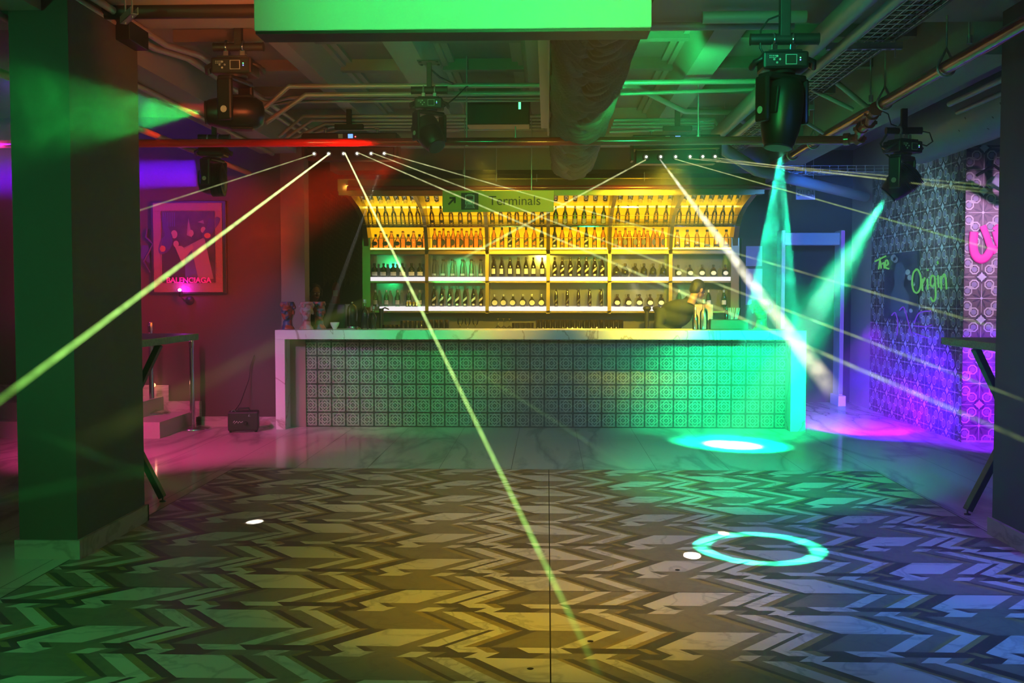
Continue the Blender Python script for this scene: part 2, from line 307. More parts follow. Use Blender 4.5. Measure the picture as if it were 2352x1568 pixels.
for k in range(k0, int((YF-Yc)/ROW)+2):
    yc = Yc+k*ROW
    wS, wT, wB = .223*s_a, .064*s_a, .253*s_a
    # going towards the camera: '/', 'a', 'b', then the next row's '\'
    xo = X0; ytop = yc
    for nm, wd, sl in (('/', wS, -.198), ('a', wT, .05), ('b', wT, -.055), ('\\', wB, .215)):
        base = {'/': 0, 'a': -.198, 'b': -.198, '\\': -.215}[nm]
        for q in range(-3, 4):
            bl = BAND[nm]
            for (f0, m), (f1, _) in zip(bl[:-1], bl[1:]):
                xa, xb = xo+base+(f0+q)*P, xo+base+(f1+q)*P
                poly = [(xa+sl, ytop-wd), (xb+sl, ytop-wd), (xb, ytop), (xa, ytop)]
                for ax, lim, sg in ((0, XL, -1), (0, XR, 1), (1, YF, 1), (1, -2.5, -1)):
                    if len(poly) > 2: poly = clip_poly(poly, ax, lim, sg)
                if len(poly) > 2: floor.add([(x, y, 0) for x, y in poly], [tuple(range(len(poly)))], m)
        ytop -= wd
# joints of the inlaid floor and the border slabs (thin recessed lines of grout, flush)
def fl(x0, y0, x1, y1, m, z=0): floor.add([(x0, y0, z), (x1, y0, z), (x1, y1, z), (x0, y1, z)], [(0, 1, 2, 3)], m)
fl(-7, -2.5, XL, 16, 4); fl(XR, -2.5, 7, 16, 4); fl(XL, YF, XR, 16, 4)
e = .0006
for k in (-2, -1, 0, 1): fl(XL, Yc+ROW*(1+3*k)-.003, XR, Yc+ROW*(1+3*k)+.003, 5, e)
fl(.012, -2.5, .018, YF, 5, e)
for x in (XL, XR): fl(x-.003, -2.5, x+.003, YF, 5, e)
fl(XL, YF-.003, XR, YF+.003, 5, e)
xj = at(1174, 1078, Z=0).x
for i in range(-11, 12):
    x = xj+i*.604
    fl(x-.002, YF if XL < x < XR else -2.5, x+.002, 15, 5, e)
for y in (YF+1.8,): fl(-7, y-.002, 7, y+.002, 5, e)
for y in (YF-1.8, YF-3.6): fl(-7, y-.002, XL, y+.002, 5, e); fl(XR, y-.002, 7, y+.002, 5, e)
fo = floor.build('floor', ['inlay_light', 'inlay_grey', 'inlay_dark', 'inlay_olive', 'marble_light', 'joint']); struct(fo)
# ------------------------------------------------------------------ ROOM
def sbox(name, a, b, m): return struct(MB().box(a, b).build(name, m))
YW = 11.34
sbox('wall_left', (-7, YW, 0), (-2.9, YW+.2, 3.4), 'wall_brown')
sbox('trim_1', (-2.9, YW-.02, 0), (-2.64, YW+.2, 3.4), 'pillar_tan')
sbox('wall_alcove', (-4.0, YW+.2, 0), (-3.8, 14.2, 3.4), 'wall_brown')
sbox('wall_back', (-4.0, 14.2, 0), (7, 14.4, 3.4), 'wall_dark')
sbox('wall_far_left', (-7.2, -2.5, 0), (-7, YW+.2, 3.6), 'wall_brown')
sbox('wall_far_right', (7, -2.5, 0), (7.2, 14.4, 3.6), 'wall_dark')
sbox('wall_rear', (-7.2, -2.7, 0), (7.2, -2.5, 3.6), 'wall_dark')
sbox('baseboard_left', (-3.86, YW-.02, 0), (-2.9, YW, .11), 'skirting_marble')
# columns
XA, XB = -2.91, -2.585
struct(MB().box((XA, 5.62, 0), (XB, 6.58, 3.13)).build('column_left', 'column_paint'))
b = MB(); b.box((XA-.02, 5.6, 0), (XB+.02, 5.62, .105)); b.box((XB, 5.62, 0), (XB+.02, 6.6, .105)); b.box((XA-.02, 5.62, 0), (XA, 6.6, .105)); b.box((XA-.02, 6.58, 0), (XB+.02, 6.6, .105))
struct(b.build('baseboard_column_left', 'skirting_marble'))
struct(MB().box((2.70, 5.3, 0), (3.15, 6.38, 3.13)).build('column_right', 'column_paint'))
b = MB(); b.box((2.68, 5.3, 0), (2.70, 6.40, .105)); b.box((2.70, 6.38, 0), (3.17, 6.40, .105))
struct(b.build('baseboard_column_right', 'skirting_marble'))
# steps at the left wall with the skirting following them
sbox('trim_2', (-6.9, 10.35, 0), (-3.9, YW, .166), 'marble_light')
sbox('trim_3', (-6.9, 10.6, .166), (-4.22, YW, .332), 'marble_light')
b = MB(); b.box((-3.9, YW-.02, 0), (-3.80, YW, .28)); b.box((-4.22, YW-.02, .166), (-3.9, YW, .28)); b.box((-4.32, YW-.02, .28), (-4.16, YW, .455)); b.box((-6.9, YW-.02, .332), (-4.32, YW, .455))
struct(b.build('baseboard_steps', 'skirting_marble'))
# ceiling slab, beams and ribs
ZS = 3.375
sbox('ceiling', (-7.2, -2.7, ZS), (7.2, 14.4, ZS+.15), 'concrete')
def beam(a, b_, m='concrete_light'): return sbox('ceiling_beam', a, b_, m)
beam((-7, 5.6, 3.13), (7, 6.6, ZS)); beam((-7, -.4, 3.13), (7, .6, ZS))
beam((-3.12, -2.5, 2.98), (-2.72, 5.6, ZS)); beam((-3.12, 6.6, 2.98), (-2.72, 11.4, ZS))
beam((2.62, -2.5, 2.93), (2.92, 5.6, ZS)); beam((2.62, 6.6, 2.93), (2.92, 14.2, ZS))
beam((-2.72, 10.9, 3.05), (2.62, 11.5, ZS)); beam((-2.6, 12.5, 2.93), (2.62, 12.95, ZS))
for x, wd in ((-1.80, .12), (-1.0, .2), (-.05, .2), (1.16, .2)):
    for (y0, y1) in ((.6, 5.6), (6.6, 10.9)):
        # each rib flares towards the slab with the stepped mould lines of the coffers
        bb = MB()
        prof = [(x-wd/2-.14, ZS), (x-wd/2-.14, ZS-.03), (x-wd/2-.09, ZS-.03), (x-wd/2-.09, ZS-.06), (x-wd/2-.05, ZS-.06), (x-wd/2, 3.13), (x+wd/2, 3.13), (x+wd/2+.05, ZS-.06), (x+wd/2+.09, ZS-.06), (x+wd/2+.09, ZS-.03), (x+wd/2+.14, ZS-.03), (x+wd/2+.14, ZS)]
        n = len(prof); vs = [(px, y0, pz) for px, pz in prof]+[(px, y1, pz) for px, pz in prof]
        bb.add(vs, [(i, i+1, n+i+1, n+i) for i in range(n-1)]+[tuple(range(n)), tuple(reversed(range(n, 2*n)))])
        struct(bb.build('ceiling_rib', 'concrete_light'))
for y in (7.6, 8.6, 9.7): sbox('ceiling_rib', (-2.72, y, ZS-.09), (2.62, y+.10, ZS), 'concrete')
# ------------------------------------------------------------------ patterned tile wall (right)
XW, YWR = 4.07, 10.37
def tile_field(mb, M, x0, x1, z0, z1, px, pz, cx, cz):
    """cement tile pattern: flowers on a staggered lattice, octagon rings and small stars; drawn as inlays in a plane."""
    mb.add([(x0, 0, z0), (x1, 0, z0), (x1, 0, z1), (x0, 0, z1)], [(0, 1, 2, 3)], 0, M=M)
    def poly(pts, m, lift):
        pts = [(x, z) for x, z in pts]
        for ax, lim, sg in ((0, x0, -1), (0, x1, 1), (1, z0, -1), (1, z1, 1)):
            if len(pts) > 2: pts = clip_poly(pts, ax, lim, sg)
        if len(pts) > 2: mb.add([(x, -lift, z) for x, z in pts], [tuple(range(len(pts)))], m, M=M)
    def ringp(cx_, cz_, r, wd, m, lift, n=8, a0=PI/8):
        for i in range(n):
            a, b = a0+2*PI*i/n, a0+2*PI*(i+1)/n
            poly([(cx_+r*math.cos(a), cz_+r*math.sin(a)), (cx_+(r+wd)*math.cos(a), cz_+(r+wd)*math.sin(a)), (cx_+(r+wd)*math.cos(b), cz_+(r+wd)*math.sin(b)), (cx_+r*math.cos(b), cz_+r*math.sin(b))], m, lift)
    S = px/.42
    nx0, nx1 = int((x0-cx)/px*2)-2, int((x1-cx)/px*2)+2; nz0, nz1 = int((z0-cz)/pz*2)-2, int((z1-cz)/pz*2)+2
    for i in range(nx0, nx1+1):
        for j in range(nz0, nz1+1):
            x, z = cx+i*px/2, cz+j*pz/2
            if (i+j) % 2 == 0:
                o8 = []
                for q in range(4):
                    a = q*PI/2
                    for (u, v) in ((.150, -.022), (.138, .0), (.150, .022), (.128, .062), (.100, .060), (.080, .060), (.078, .080), (.062, .100), (.060, .128)): 
                        o8.append(((u*math.cos(a)-v*math.sin(a))*S, (u*math.sin(a)+v*math.cos(a))*S))
                for q in range(len(o8)):       # fan of the star-shaped outline, dark rim then flower
                    a, b = o8[q], o8[(q+1) % len(o8)]
                    poly([(x, z), (x+a[0]*1.24, z+a[1]*1.24), (x+b[0]*1.24, z+b[1]*1.24)], 2, .0006)
                    poly([(x, z), (x+a[0]*1.10, z+a[1]*1.10), (x+b[0]*1.10, z+b[1]*1.10)], 1, .0012)
                for q in range(8):
                    a = q*PI/4+.39; L = .10*S
                    poly([(x, z), (x+math.cos(a-.16)*L*.7, z+math.sin(a-.16)*L*.7), (x+math.cos(a)*L, z+math.sin(a)*L), (x+math.cos(a+.16)*L*.7, z+math.sin(a+.16)*L*.7)], 2, .0018)
                for q in range(4):
                    a = q*PI/2; poly([(x+.004*math.sin(a), z-.004*math.cos(a)), (x+.14*S*math.cos(a)+.002*math.sin(a), z+.14*S*math.sin(a)-.002*math.cos(a)), (x+.14*S*math.cos(a)-.002*math.sin(a), z+.14*S*math.sin(a)+.002*math.cos(a)), (x-.004*math.sin(a), z+.004*math.cos(a))], 3, .0024)
                poly([(x+.013*math.cos(q*PI/4), z+.013*math.sin(q*PI/4)) for q in range(8)], 5, .003)
            else:
                poly([(x+(.05 if q % 2 == 0 else .024)*S*math.cos(q*PI/4), z+(.05 if q % 2 == 0 else .024)*S*math.sin(q*PI/4)) for q in range(8)], 5, .0010)
                for q in range(4):
                    a = PI/4+q*PI/2; ax_, az_ = x+.098*S*math.cos(a)*1.05, z+.098*S*math.sin(a)*1.05
                    if q < 2 or True:
                        ringp(ax_, az_, .037*S, .014*S, 3, .0032)
                        poly([(ax_+.028*S*math.cos(t*PI/4), az_+.028*S*math.sin(t*PI/4)) for t in range(8)], 4, .0034)
TM = ['tile_ground', 'tile_flower', 'tile_line', 'tile_ring', 'tile_violet', 'tile_star']
b = MB(); b.box((XW+.008, YWR+.008, 0), (XW+.2, 14.2, 3.4), 0)
Mlong = Matrix.Translation((XW, 0, 0)) @ Matrix.Rotation(-PI/2, 4, 'Z')       # local x -> -Y ... facing -X
tile_field(b, Mlong, -13.3, -YWR, 0, 2.9, .42, .417, -YWR-.17, .06)
struct(b.build('wall_right', TM))
b = MB(); b.box((XW+.2, YWR+.008, 0), (7, YWR+.2, 3.4), 0)
cf = at(2258, 488, Y=YWR)
tile_field(b, Matrix.Translation((0, YWR, 0)), XW, 6.2, 0.0, 2.9, .42, .417, cf.x, cf.z)
struct(b.build('wall_right_facing', TM))
sbox('baseboard_right', (XW, YWR-.015, 0), (7, YWR-.002, .02), 'skirting_marble')
# ------------------------------------------------------------------ BAR COUNTER
ZB = 1.072; BX0, BX1, BY0, BY1 = -2.915, 2.73, 11.09, 11.64
bar = empty('bar_counter', (0, BY0, 0), 'long bar counter with white veined marble frame and embossed tile front', 'bar counter')
def pt(o): o.location = (-Vector(o.parent.location)).to_tuple(); return o     # geometry given in world coordinates
def part(mb, name, m, parent, label=None): return pt(mb.build(name, m, parent, label))
part(MB().box((BX0, BY0, ZB-.10), (BX1, BY1, ZB), bev=.004), 'counter_top', 'counter_marble', bar)
part(MB().box((BX0, BY0, 0), (BX0+.105, BY1, ZB-.10), bev=.004), 'end_panel', 'counter_marble', bar)
part(MB().box((BX1-.16, BY0, 0), (BX1, BY1, ZB-.10), bev=.004), 'end_panel', 'counter_marble', bar)
PX0, PX1, PY = BX0+.105, BX1-.16, 11.35
b = MB(); b.box((PX0, PY, 0), (PX1, PY+.06, ZB-.10), 0)
T = .1555; n_t = int((PX1-PX0)/T)+1
def bar_ridge(p, q, wd=.0032, h=.004, mi=1):
    p, q = Vector(p), Vector(q); d = (q-p); L = d.length
    if L < 1e-5: return
    nrm = Vector((-d.y, d.x))/L*wd
    c = [(p+nrm), (q+nrm), (q-nrm), (p-nrm)]
    c = [(max(PX0, min(PX1, v.x)), max(0.0, min(ZB-.10, v.y))) for v in c]
    b.add([(x, PY-.0005, z) for x, z in c]+[(x, PY-h, z) for x, z in c], [(4, 5, 6, 7), (0, 1, 5, 4), (1, 2, 6, 5), (2, 3, 7, 6), (3, 0, 4, 7)], mi)
for i in range(n_t):
    for j in range(7):
        cx, cz = PX0+(i+.38)*T, .083+j*T
        if cx-T/2 > PX1-.03 or cz-T/2 > ZB-.10: continue
        if i == n_t: continue
        b.box((min(PX1, cx+T/2-.004), PY-.007, max(0, cz-T/2)), (min(PX1, cx+T/2+.004), PY, min(ZB-.10, cz+T/2)), 0)
        if cz+T/2 < ZB-.10: b.box((max(PX0, cx-T/2), PY-.007, cz+T/2-.004), (min(PX1, cx+T/2), PY, cz+T/2+.004), 0)
        for hw, wd in ((.064, .0030), (.055, .0024)):
            sq = [(cx-hw, cz-hw), (cx+hw, cz-hw), (cx+hw, cz+hw), (cx-hw, cz+hw)]
            for q in range(4): bar_ridge(sq[q], sq[(q+1) % 4], wd)
        for hw in (.070, .060):
            sq = [(cx+hw*math.cos(q*PI/2), cz+hw*math.sin(q*PI/2)) for q in range(4)]
            for q in range(4): bar_ridge(sq[q], sq[(q+1) % 4], .0024)
        for ra, rb in ((.040, .029), (.030, .021)):
            st = [(cx+(ra if q % 2 == 0 else rb)*math.cos(q*PI/8), cz+(ra if q % 2 == 0 else rb)*math.sin(q*PI/8)) for q in range(16)]
            for q in range(16): bar_ridge(st[q], st[(q+1) % 16], .0026, .006)
        for q in range(4):
            a = q*PI/2+PI/4; bar_ridge((cx, cz), (cx+.018*math.cos(a), cz+.018*math.sin(a)), .0016, .006)
part(b, 'tile_front', ['bar_tile_base', 'bar_tile_ridge'], bar, 'grid of embossed star tiles in dull pewter colour')
part(MB().box((PX0, PY+.06, .9), (PX1, BY1-.02, ZB-.10)), 'under_shelf', 'shelf_dark', bar)
# ------------------------------------------------------------------ BACK BAR
YB = 13.2
def zB(y, Y=YB): return at(1260, y, Y=Y).z
def xB(x, Y=YB): return at(x, 600, Y=Y).x
DIV = [xB(842), xB(980), xB(1118.7), xB(1259), xB(1400), xB(1540.4), xB(1688)]
FC = [(YB, zB(574)), (13.14, zB(546, 13.14)), (13.04, zB(520, 13.04)), (12.85, zB(496, 12.85)), (12.56, zB(476, 12.56)), (12.24, zB(460, 12.24)), (11.97, zB(447, 11.97))]
BC = [(YB+.24, FC[0][1]), (YB+.23, FC[1][1]+.03), (13.22, FC[2][1]+.10), (12.98, FC[3][1]+.155), (12.66, FC[4][1]+.185), (12.30, FC[5][1]+.19), (12.0, FC[6][1]+.17)]
bk = empty('back_bar_shelving', (0, YB, 0), 'wide back bar shelving unit whose amber-lit top curves forward over the bar', 'bar shelving')
XS, XE = DIV[0], DIV[-1]
n = len(BC)
b = MB(); b.add([(XS, y, z) for y, z in BC]+[(XE, y, z) for y, z in BC], [(i, n+i, n+i+1, i+1) for i in range(n-1)], 0, True)
b.add([(XS, y+.02, z+.02) for y, z in BC]+[(XE, y+.02, z+.02) for y, z in BC], [(i, i+1, n+i+1, n+i) for i in range(n-1)], 1, True)
part(b, 'curved_back', ['amber_back', 'shelf_dark'], bk, 'curved back panel glowing amber')
for k, x in enumerate(DIV):
    tw = .022 if 0 < k < 6 else .03; b = MB()
    poly = FC+list(reversed(BC)); m = len(poly)
    vs = [(x-tw, y, z) for y, z in poly]+[(x+tw, y, z) for y, z in poly]
    for i in range(n-1):
        a = [i, i+1, m-2-i, m-1-i]
        b.add([vs[q] for q in a]+[vs[m+q] for q in a], [(0, 1, 2, 3), (7, 6, 5, 4), (0, 4, 5, 1), (2, 6, 7, 3)], 0)
    b.box((x-tw, YB, zB(720)), (x+tw, YB+.3, FC[0][1]), 0)
    if k in (0, 6): b.box((x-.05, YB-.02, zB(718)), (x+.05, YB+.3, FC[1][1]), 0)
    part(b, 'divider', 'bronze', bk)
for i in (0, 2, 4, 6):      # boards / glass of the curved racks
    (y0, z0), (y1, z1) = FC[i], BC[i]
    b = MB(); t_ = .008
    b.add([(XS, y0, z0-t_), (XE, y0, z0-t_), (XE, y1, z1-t_), (XS, y1, z1-t_), (XS, y0, z0+t_), (XE, y0, z0+t_), (XE, y1, z1+t_), (XS, y1, z1+t_)],
          [(0, 3, 2, 1), (4, 5, 6, 7), (0, 1, 5, 4), (2, 3, 7, 6)])
    part(b, 'shelf_board', 'bronze' if i in (0, 6) else 'glass_panel', bk)
for k in range(6):          # LED lines and glass fronts bay by bay
    x0, x1 = DIV[k]+.03, DIV[k+1]-.03
    part(MB().tube([(x0, BC[3][0]-.02, BC[3][1]-.035), (x1, BC[3][0]-.02, BC[3][1]-.035)], .012, 6), 'led_strip', 'amber_led', bk)
    part(MB().tube([(x0, BC[5][0]+.02, BC[5][1]-.03), (x1, BC[5][0]+.02, BC[5][1]-.03)], .012, 6), 'led_strip', 'amber_led', bk)
    part(MB().box((x0, YB+.03, FC[0][1]+.012), (x1, YB+.045, FC[0][1]+.03)), 'led_strip', 'amber_led', bk)
part(MB().tube([(XS, YB-.01, zB(546)), (XE, YB-.01, zB(546))], .005, 6), 'guard_rail', 'bronze', bk)
part(MB().tube([(XS, 12.98, zB(515, 12.98)), (XE, 12.98, zB(515, 12.98))], .005, 6), 'guard_rail', 'bronze', bk)
part(MB().tube([(XS, 12.8, zB(495, 12.8)), (XE, 12.8, zB(495, 12.8))], .004, 6), 'guard_rail', 'bronze', bk)
part(MB().box((XS-.1, 11.95, FC[6][1]), (XE+.1, 12.1, FC[6][1]+.05)).box((XS-.12, 12.0, FC[6][1]+.05), (XE+.12, 12.3, FC[6][1]+.19)), 'cornice', 'bronze', bk)
part(MB().box((XS, YB+.26, zB(720)), (XE, YB+.29, FC[0][1])), 'mirror_back', 'mirror', bk, 'smoky mirror behind the white-lit shelves')
part(MB().box((XS, YB, zB(583)), (XE, YB+.28, FC[0][1])), 'soffit', 'bronze', bk)
for row, (ya, yb_) in enumerate(((635.7, 645), (704, 713.8))):
    for k in range(6):
        x0, x1 = DIV[k]+.022, DIV[k+1]-.022
        if row == 1 and k == 5: x1 = x0+.25
        if row == 1 and k == 0: x0 += .14
        if row == 0 and k == 5: x1 -= .03
        part(MB().box((x0, YB-.01, zB(yb_)), (x1, YB+.25, zB(ya)), bev=.004), 'light_shelf', 'shelf_glow', bk, 'glowing white shelf')
    part(MB().box((XS, YB, zB(yb_+4)), (XE, YB+.26, zB(yb_))), 'shelf_board', 'bronze', bk)
bc = empty('back_counter', (0, 12.95, 0), 'dark low counter below the bottle shelving', 'counter')
part(MB().box((XS-.1, 12.72, .94), (XE+.4, 13.5, .975)), 'worktop', 'shelf_dark', bc)
part(MB().box((XS-.05, 12.78, 0), (XE+.35, 13.5, .94)), 'body', 'shelf_dark', bc)
part(MB().box((XS, 13.46, .975), (XE, 13.5, zB(720))), 'back_panel', 'shelf_dark', bc)
# ------------------------------------------------------------------ BOTTLES
BK = {}
def bottle(kind, prof, glass, capm, lab=None, cap=(.014, .24, .27), seg=12, sq=False, liquid=None):
    e0 = empty('bottle')
    sg = 4 if sq else seg; kw = dict(a0=PI/4) if sq else {}
    k2 = 1.25 if sq else 1
    MB().lathe([(r*k2 if z < prof[-1][1]*.66 and sq else r, z) for r, z in prof], sg, 0, smooth=not sq, **kw).build('glass_body', glass, e0)
    MB().lathe([(cap[0], cap[1]), (cap[0]*1.05, (cap[1]+cap[2])/2), (cap[0], cap[2])], 10).build('stopper', capm, e0)
    if lab:
        st, lm, z0, z1, r = lab
        m = MB()
        if st == 'band':
            vs = []; N = 7
            for i in range(N): a = -PI/2+(-.9+1.8*i/(N-1)); vs += [(r*1.03*math.cos(a), r*1.03*math.sin(a), z0), (r*1.03*math.cos(a), r*1.03*math.sin(a), z1)]
            m.add(vs, [(2*i, 2*i+2, 2*i+3, 2*i+1) for i in range(N-1)])
        elif st == 'slant':
            vs = []; N = 7
            for i in range(N): a = -PI/2+(-.95+1.9*i/(N-1)); s_ = (i/(N-1)-.5)*.05; vs += [(r*1.04*math.cos(a), r*1.04*math.sin(a), z0+s_), (r*1.04*math.cos(a), r*1.04*math.sin(a), z1+s_)]
            m.add(vs, [(2*i, 2*i+2, 2*i+3, 2*i+1) for i in range(N-1)])
            m.box((-r*.5, -r*1.08, .015), (r*.5, -r*.95, .04))
        elif st == 'oval':
            zc, hz = (z0+z1)/2, (z1-z0)/2
            m.add([(.8*r*math.cos(q*PI/8), -r*1.06, zc+hz*math.sin(q*PI/8)) for q in range(16)], [tuple(range(16))])
        m.build('bottle_label', lm, e0)
    BK[kind] = e0; return e0
cyl = lambda r, h, hn, rn=.014: [(r*.9, 0), (r, .01), (r, h), (r*.85, h+.02), (rn*1.3, h+.05), (rn, h+.065), (rn, hn)]
bottle('clear', cyl(.034, .16, .27), 'glass_pale', 'cap_silver', None, (.016, .265, .29))
bottle('cork', cyl(.032, .15, .26), 'glass_yellow', 'cap_dark', ('band', 'label_dark', .05, .09, .032), (.016, .25, .285))
bottle('lemon', cyl(.034, .155, .25), 'glass_green', 'cap_red', ('band', 'label_grey', .04, .11, .034), (.015, .245, .275))
bottle('flask', [(.04, 0), (.048, .02), (.05, .07), (.04, .11), (.016, .135), (.014, .16)], 'glass_amber', 'cap_dark', ('oval', 'label_dark', .03, .09, .05), (.018, .155, .19))
bottle('flask_tall', [(.035, 0), (.04, .02), (.038, .13), (.02, .17), (.015, .21)], 'glass_amber', 'cap_red', None, (.02, .2, .235))
bottle('orange', cyl(.034, .15, .25), 'glass_amber', 'cap_red', ('oval', 'label_dark', .03, .12, .034), (.016, .24, .27))
bottle('slantamber', cyl(.033, .165, .27), 'glass_amber', 'cap_dark', ('slant', 'label_dark', .08, .12, .033), (.015, .245, .285))
bottle('slantblack', cyl(.033, .165, .27), 'glass_black', 'cap_dark', ('slant', 'label_slant', .08, .11, .033), (.015, .245, .285))
bottle('tapered', [(.040, 0), (.042, .01), (.03, .16), (.015, .19), (.014, .22)], 'glass_yellow', 'cap_dark', ('band', 'label_dark', .012, .045, .043), (.02, .215, .245))
bottle('taperclear', [(.036, 0), (.038, .01), (.028, .17), (.015, .20), (.014, .24)], 'glass_pale', 'cap_dark', ('band', 'label_grey', .02, .05, .038), (.022, .235, .255))
bottle('squatdark', [(.045, 0), (.05, .01), (.052, .1), (.04, .13), (.016, .15), (.015, .17)], 'glass_black', 'cap_dark', ('band', 'label_white', .02, .075, .051), (.02, .165, .2))
bottle('scotch', cyl(.034, .16, .27), 'glass_brown', 'cap_dark', ('band', 'label_white', .045, .12, .034), (.015, .25, .285))
bottle('slant', cyl(.033, .165, .27), 'glass_brown', 'cap_dark', ('slant', 'label_slant', .085, .12, .033), (.015, .25, .285))
bottle('rounddark', [(.035, 0), (.052, .03), (.055, .06), (.045, .11), (.016, .14), (.015, .165)], 'glass_black', 'cap_dark', None, (.02, .155, .195))
bottle('squatseal', [(.04, 0), (.046, .01), (.046, .09), (.03, .12), (.015, .13), (.014, .15)], 'glass_brown', 'cap_dark', ('oval', 'label_white', .025, .085, .046), (.018, .145, .175))
bottle('gin', cyl(.036, .13, .21), 'glass_green', 'cap_silver', ('band', 'label_grey', .03, .09, .036), (.016, .2, .235))
bottle('ovalround', [(.03, 0), (.044, .02), (.048, .055), (.040, .09), (.016, .115), (.014, .15)], 'glass_black', 'cap_silver', ('oval', 'label_grey', .018, .09, .048), (.015, .145, .175))
bottle('slimdark', cyl(.026, .15, .23), 'glass_brown', 'cap_dark', ('slant', 'label_dark', .07, .1, .026), (.013, .22, .25))
DES = dict(clear='slim clear bottle', cork='pale gold corked bottle', lemon='green-tinted bottle', flask='squat amber flask', flask_tall='amber bottle with round stopper', orange='orange long-neck bottle',
    slantamber='amber bottle with slanted label', slantblack='black bottle with slanted label', tapered='tapered yellow bottle', taperclear='tapered clear bottle', squatdark='squat black bottle with white label',
    scotch='brown bottle with white label', slant='brown bottle with slanted label', rounddark='round-bodied black bottle', squatseal='squat brown bottle with round label', gin='green bottle with silver cap',
    ovalround='round flask with big oval label', slimdark='slim dark bottle')
ORD = ['first', 'second', 'third', 'fourth', 'fifth', 'sixth', 'seventh', 'eighth']
BAY = ['leftmost bay', 'second bay', 'third bay', 'fourth bay', 'fifth bay', 'rightmost bay']
used = set()
def put_bottle(kind, loc, label, grp, tilt=0, sc=1.0, cat='bottle'):
    src = BK[kind]
    o = src if kind not in used else copy_tree(src)
    used.add(kind)
    o.location = loc; o.rotation_euler = (tilt, 0, random.uniform(-.15, .15) if tilt == 0 else 0); o.scale = (sc, sc, sc)
    tag(o, label, cat, grp); return o
zs1, zs2, zs3 = FC[0][1]+.032, zB(635.7), zB(704)
ROWS = [  # name, group, y, z, tilt, scale, per bay [(kind, n)]
    ('top curved rack', 'bottles on the top curved rack', 12.58, FC[4][1]+.075, R(66), .95, [('clear', 7), ('cork', 6), ('cork', 6), ('cork', 6), ('clear', 6), ('clear', 7)]),
    ('second curved rack', 'bottles on the second curved rack', 13.08, FC[2][1]+.03, R(38), .95, [('clear', 7), ('cork', 6), ('cork', 7), ('lemon', 6), ('cork', 6), ('clear', 7)]),
    ('amber-lit shelf', 'bottles on the amber-lit shelf', YB+.09, zs1, 0, .92, [('flask', 5), ('orange', 6), ('slantamber', 7), ('slantamber', 7), ('orange', 6), ('tapered', 6)]),
    ('upper white-lit shelf', 'bottles on the upper white-lit shelf', YB+.08, zs2, 0, .88, [('squatdark', 6), ('taperclear', 6), ('scotch', 7), ('slant', 7), ('rounddark', 6), ('squatseal', 5)]),
    ('lower white-lit shelf', 'bottles on the lower white-lit shelf', YB+.08, zs3, 0, .9, [('gin', 5), ('slant', 7), ('ovalround', 6), ('slimdark', 5), ('squatseal', 5), ('gin', 4)]),
]
for rn, grp, y, z, tilt, scl, bays in ROWS:
    for k, (kind, nn) in enumerate(bays):
        x0, x1 = DIV[k]+.03, DIV[k+1]-.03; wd = x1-x0
        for i in range(nn):
            kd = kind
            if rn == 'amber-lit shelf' and k == 2 and i in (2, 6): kd = 'slantblack'
            if rn == 'amber-lit shelf' and k == 3 and i in (0, 4): kd = 'slantblack'
            x = x0+wd*(i+.5)/nn+random.uniform(-.006, .006)
            put_bottle(kd, (x, y, z), f'{DES[kd]}, {ORD[i]} from left, {BAY[k]}, {rn}', grp, tilt, scl)
            if rn == 'amber-lit shelf' and k in (0, 1, 4) and i < 5:
                put_bottle('flask_tall', (x+.055, y+.085, z), f'{DES["flask_tall"]} standing behind, {ORD[i]} from left, {BAY[k]}, {rn}', grp, 0, 1.0)
# glasses on the back counter
def tumbler(h, r, name='tumbler'):
    e0 = empty(name); MB().lathe([(r*.85, 0), (r, h), (r-.003, h), (r*.85-.003, .008), (.0001, .008)], 12).build('cup', 'glass_clear', e0); return e0
def stemglass(name='wine_glass'):
    e0 = empty(name); MB().lathe([(.03, 0), (.03, .003), (.004, .006), (.004, .09)], 12).build('stem', 'glass_clear', e0)
    MB().lathe([(.004, .09), (.03, .11), (.038, .14), (.032, .18)], 12).build('bowl', 'glass_clear', e0); return e0
protos = {}
def glass(kind, px, label, grp, Y=12.9, z=.975, flip=False):
    mk = {'tumbler': lambda: tumbler(.10, .034), 'highball': lambda: tumbler(.165, .030, 'highball_glass'), 'wine': stemglass}[kind]
    if kind not in protos: o = protos[kind] = mk()
    else: o = copy_tree(protos[kind])
    o.location = (at(px, 740, Y=Y).x, Y, z+(.18 if flip else 0)); o.rotation_euler = (PI if flip else 0, 0, 0)
    tag(o, label, 'glass', grp)
for i in range(10): glass('tumbler', 884+i*10.5, f'low clear tumbler on the back counter, {(ORD+["ninth","tenth"])[i]} from its left end', 'tumblers on the back counter', 12.88, .975+.05*(i > 3))
for i in range(4): glass('highball', 990+i*12, f'tall glass {["just right of the low tumblers", "second in the short row right of the low tumblers", "third in the short row right of the low tumblers", "last in the short row, nearest the stem glasses"][i]}', 'tall glasses on the back counter')
for i, px in enumerate((1057, 1074, 1092)): glass('wine', px, f'upright stem glass on the back counter, {ORD[i]} from left', 'stem glasses on the back counter')
for i, px in enumerate((1144, 1157, 1170)): glass('wine', px, f'upside-down stem glass on the back counter, {ORD[i]} from left', 'stem glasses on the back counter', flip=True)
for i in range(4): glass('tumbler', 1182+i*12.5, f'low tumbler between stem glasses and long row of tall glasses, {ORD[i]} from left', 'tumblers on the back counter', 12.9, 1.0)
NUM = ORD+['ninth', 'tenth', 'eleventh', 'twelfth', 'thirteenth', 'fourteenth', 'fifteenth', 'sixteenth', 'seventeenth', 'eighteenth']
for i in range(18): glass('highball', 1236+i*11.2, f'tall glass in the long back counter row, {NUM[i]} from left', 'tall glasses on the back counter')
